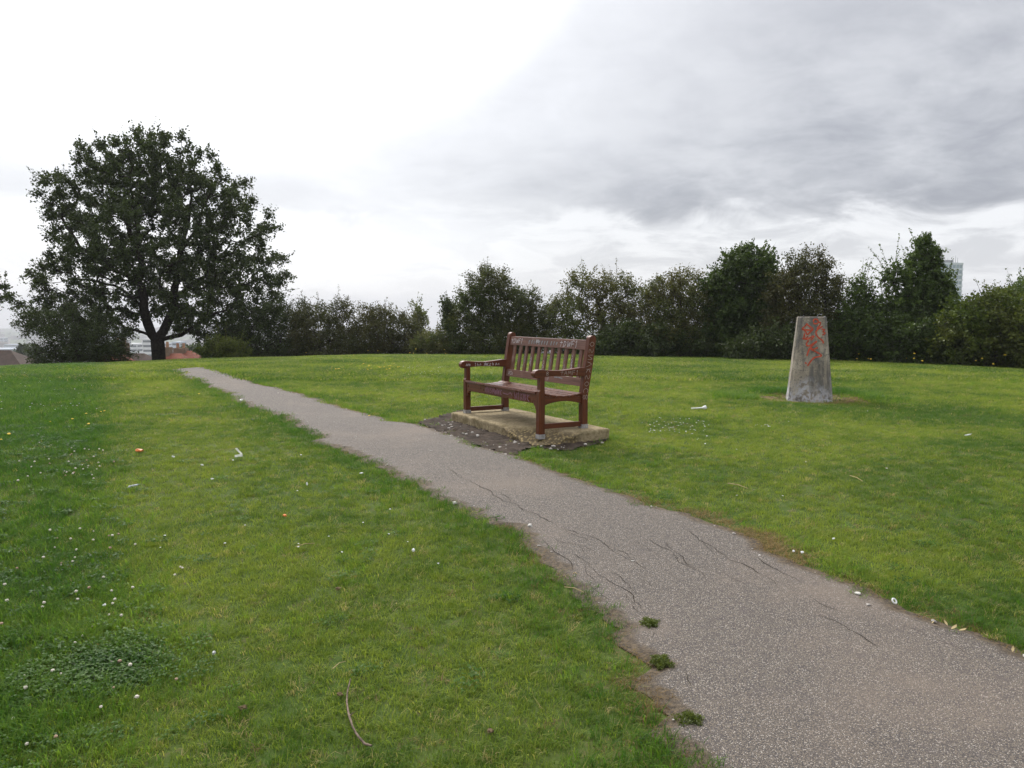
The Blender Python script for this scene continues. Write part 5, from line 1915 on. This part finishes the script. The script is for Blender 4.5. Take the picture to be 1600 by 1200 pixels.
# little mossy weeds growing out of the path
for lab, px_, py_, rx_, ry_, n_ in (('green weed cushion in a path crack, the farthest of three', 1016, 981, .045, .06, 300), ('olive weed cushion at the left path margin, the middle of three', 1030, 1041, .05, .07, 380), ('straggling weed on the path near the bottom edge, nearest of three', 1080, 1132, .06, .05, 240)):
    c = gp3(px_, py_, .012)
    th = rng.random(n_) * 6.283
    r_ = np.sqrt(rng.random(n_))
    lump = 0.65 + 0.5 * np.sin(th * 2 + px_) * np.cos(th * 3 + py_)
    st_ = np.stack([r_ * np.cos(th) * rx_ * lump, r_ * np.sin(th) * ry_ * lump, .001 + .008 * (1 - r_ ** 2)], -1)
    dr0 = np.stack([np.cos(th) * r_, np.sin(th) * r_, np.full(n_, .8)], -1)
    dr0 /= np.linalg.norm(dr0, axis=1, keepdims=True)
    me = mesh_leaves('foliage', [leaf_arrays(st_, dr0, .014, 5, .008, .006, .1)], M['weed_fresh'])
    root = empty('path_weed', tuple(c))
    tag(root, lab, 'weed')
    obj('foliage', me, root)
    t = Tubes()
    for a_, d_ in zip(st_[::9], dr0[::9]):
        t.add([a_ * .5 - [0, 0, .005], a_, a_ + d_ * .014], [.001, .001, .0006], 3)
    obj('stems', t.mesh('stems', M['bramble']), root)


# flowers: clover heads, daisies, yellow ragworts - each one an object
def flower_mesh(name, mat, r, h, flat):
    bm_ = bmesh.new()
    bmesh.ops.create_icosphere(bm_, subdivisions=1, radius=r)
    for v in bm_.verts:
        v.co = Vector((v.co.x * (1 + random.uniform(-.2, .2)), v.co.y * (1 + random.uniform(-.2, .2)), v.co.z * flat + h))
    nf = len(bm_.faces)
    sv = [bm_.verts.new(v) for v in ((.0012, 0, 0), (-.0006, .001, 0), (-.0006, -.001, 0), (.0012, 0, h), (-.0006, .001, h), (-.0006, -.001, h))]
    fs = [bm_.faces.new((sv[i], sv[(i + 1) % 3], sv[3 + (i + 1) % 3], sv[3 + i])) for i in range(3)]
    me = bpy.data.meshes.new(name)
    for f in fs:
        f.material_index = 1
    bm_.to_mesh(me)
    bm_.free()
    me.materials.append(mat)
    me.materials.append(M['clover'])
    return me


M['clover_white'] = m_plain('clover_head', (0.62, 0.56, 0.47), 0.8, 0.25, 60)
M['daisy_white'] = m_plain('daisy_petals', (0.75, 0.75, 0.72), 0.8, 0.1, 60)
M['clover_old'] = m_plain('faded_clover_head', (0.40, 0.27, 0.19), 0.8, 0.3, 60)
CM = [flower_mesh('clover_head', M['clover_white'] if k_ < 4 else M['clover_old'], .0105, .058, .85) for k_ in range(5)]
DM = [flower_mesh('daisy_head', M['daisy_white'], .012, .050, .35) for _ in range(2)]
YM = [flower_mesh('dandelion_head', M['yellow'], .017, .055, .45) for _ in range(2)]
RM = [flower_mesh('ragwort_head', M['yellow'], .022, .26, .6), flower_mesh('ragwort_head', M['yellow'], .018, .17, .6), flower_mesh('ragwort_head', M['yellow'], .02, .10, .6)]


def flowers(name, label, cat, group, meshes, pts, s=1.0):
    for (px_, py_) in pts:
        g_ = ground_at(px_, py_)
        if g_ is None:
            continue
        o = obj(name, random.choice(meshes), None, tuple(g_))
        k_ = s * random.uniform(.75, 1.2)
        o.scale = (k_, k_, k_)
        o.rotation_euler = (random.uniform(-.25, .25), random.uniform(-.25, .25), random.random() * 6.28)
        tag(o, label, cat, group)


def rnd(n, x0, x1, y0, y1):
    return [(random.uniform(x0, x1), random.uniform(y0, y1)) for _ in range(n)]


cz = [(78, 840), (92, 849), (128, 836), (145, 838), (112, 853), (85, 865), (122, 870), (70, 883), (95, 892), (117, 881), (97, 891), (115, 889), (173, 846), (186, 843), (177, 849), (173, 868), (148, 855), (213, 860), (27, 900), (8, 926), (116, 938), (70, 957), (66, 962), (141, 933), (160, 915), (178, 935), (184, 950), (179, 955), (171, 973), (186, 976), (144, 988), (155, 986), (131, 1004), (115, 1016), (176, 1045), (190, 1050), (203, 1058), (94, 1066), (84, 1064), (39, 1091), (180, 1088), (160, 1118), (210, 1110), (16, 1140), (46, 1177), (86, 1167), (12, 953), (120, 950), (282, 896), (288, 897), (274, 909), (209, 932), (0, 990), (275, 1076), (42, 1068)]
flowers('clover_flower', 'white clover flower head in the long grass of the near left corner', 'flower', 'white clover flowers in the near left grass', CM, cz, .72)
c2 = rnd(26, 95, 165, 706, 752) + [(51, 737), (63, 747), (44, 752)] + rnd(10, 20, 200, 690, 790)
flowers('clover_flower', 'white clover flower head in the middle left lawn', 'flower', 'white clover flowers in the middle left lawn', CM, c2, .75)
flowers('daisy', 'white daisy scattered on the far left lawn', 'flower', 'white daisies on the far left lawn', DM, rnd(70, 0, 155, 574, 645) + [(63, 600), (123, 580)], 0.85)
flowers('daisy', 'white daisy in the pale rows beyond the bench on the left', 'flower', 'white daisies in the rows left of the bench', DM, rnd(45, 625, 712, 573, 579) + rnd(40, 630, 690, 582, 588) + rnd(14, 420, 500, 560, 566), 0.8)
flowers('daisy', 'white daisy in the patch right of the bench slab', 'flower', 'white daisies right of the bench', DM, rnd(48, 1014, 1078, 656, 680) + rnd(18, 1080, 1112, 658, 700) + rnd(8, 1175, 1212, 666, 671), .6)
flowers('daisy', 'white daisy dotted singly across the open lawn', 'flower', 'white daisies dotted over the lawn', DM, rnd(16, 240, 640, 690, 870) + rnd(8, 1000, 1590, 640, 800), .6)
flowers('dandelion', 'yellow dandelion flower in the left lawn', 'flower', 'yellow dandelions in the left lawn', YM, [(13, 686), (2, 694), (113, 661), (135, 652), (157, 648), (165, 647), (140, 670), (78, 665), (311, 621)], 1.0)
flowers('dandelion', 'yellow dandelion flower in the lawn beyond the path', 'flower', 'yellow dandelions beyond the path', YM, rnd(20, 565, 625, 571, 582) + rnd(8, 515, 545, 576, 582), 1.1)
flowers('ragwort', 'yellow ragwort flower along the foot of the right hedge', 'flower', 'yellow ragworts at the right hedge foot', RM, [(random.uniform(1300, 1590), 0) for _ in range(0)] + [(x_, 562 + (x_ - 1300) * .045 + random.uniform(0, 5)) for x_ in [random.uniform(1300, 1590) for _ in range(46)]], 1.3)
flowers('ragwort', 'yellow ragwort flower along the foot of the left hedge', 'flower', 'yellow ragworts at the left hedge foot', RM, [(x_, 556 + random.uniform(0, 3)) for x_ in [random.uniform(420, 700) for _ in range(18)]], 1.0)

# ------------------------------------------------------------------ air
hz = bpy.data.materials.new('haze_air')
hz.use_nodes = True
t_ = hz.node_tree
t_.nodes.clear()
vo = t_.nodes.new('ShaderNodeVolumePrincipled')
vo.inputs['Density'].default_value = 0.00042
vo.inputs['Color'].default_value = (0.93, 0.95, 1.0, 1)
ou = t_.nodes.new('ShaderNodeOutputMaterial')
t_.links.new(vo.outputs[0], ou.inputs['Volume'])
bm = box_bm(-3600, 3600, -3600, 3600, -80, 58, 0)
o = bm_obj('haze', bm, hz, None)
tag(o, 'pale air haze over the hill and the town', kind='stuff')
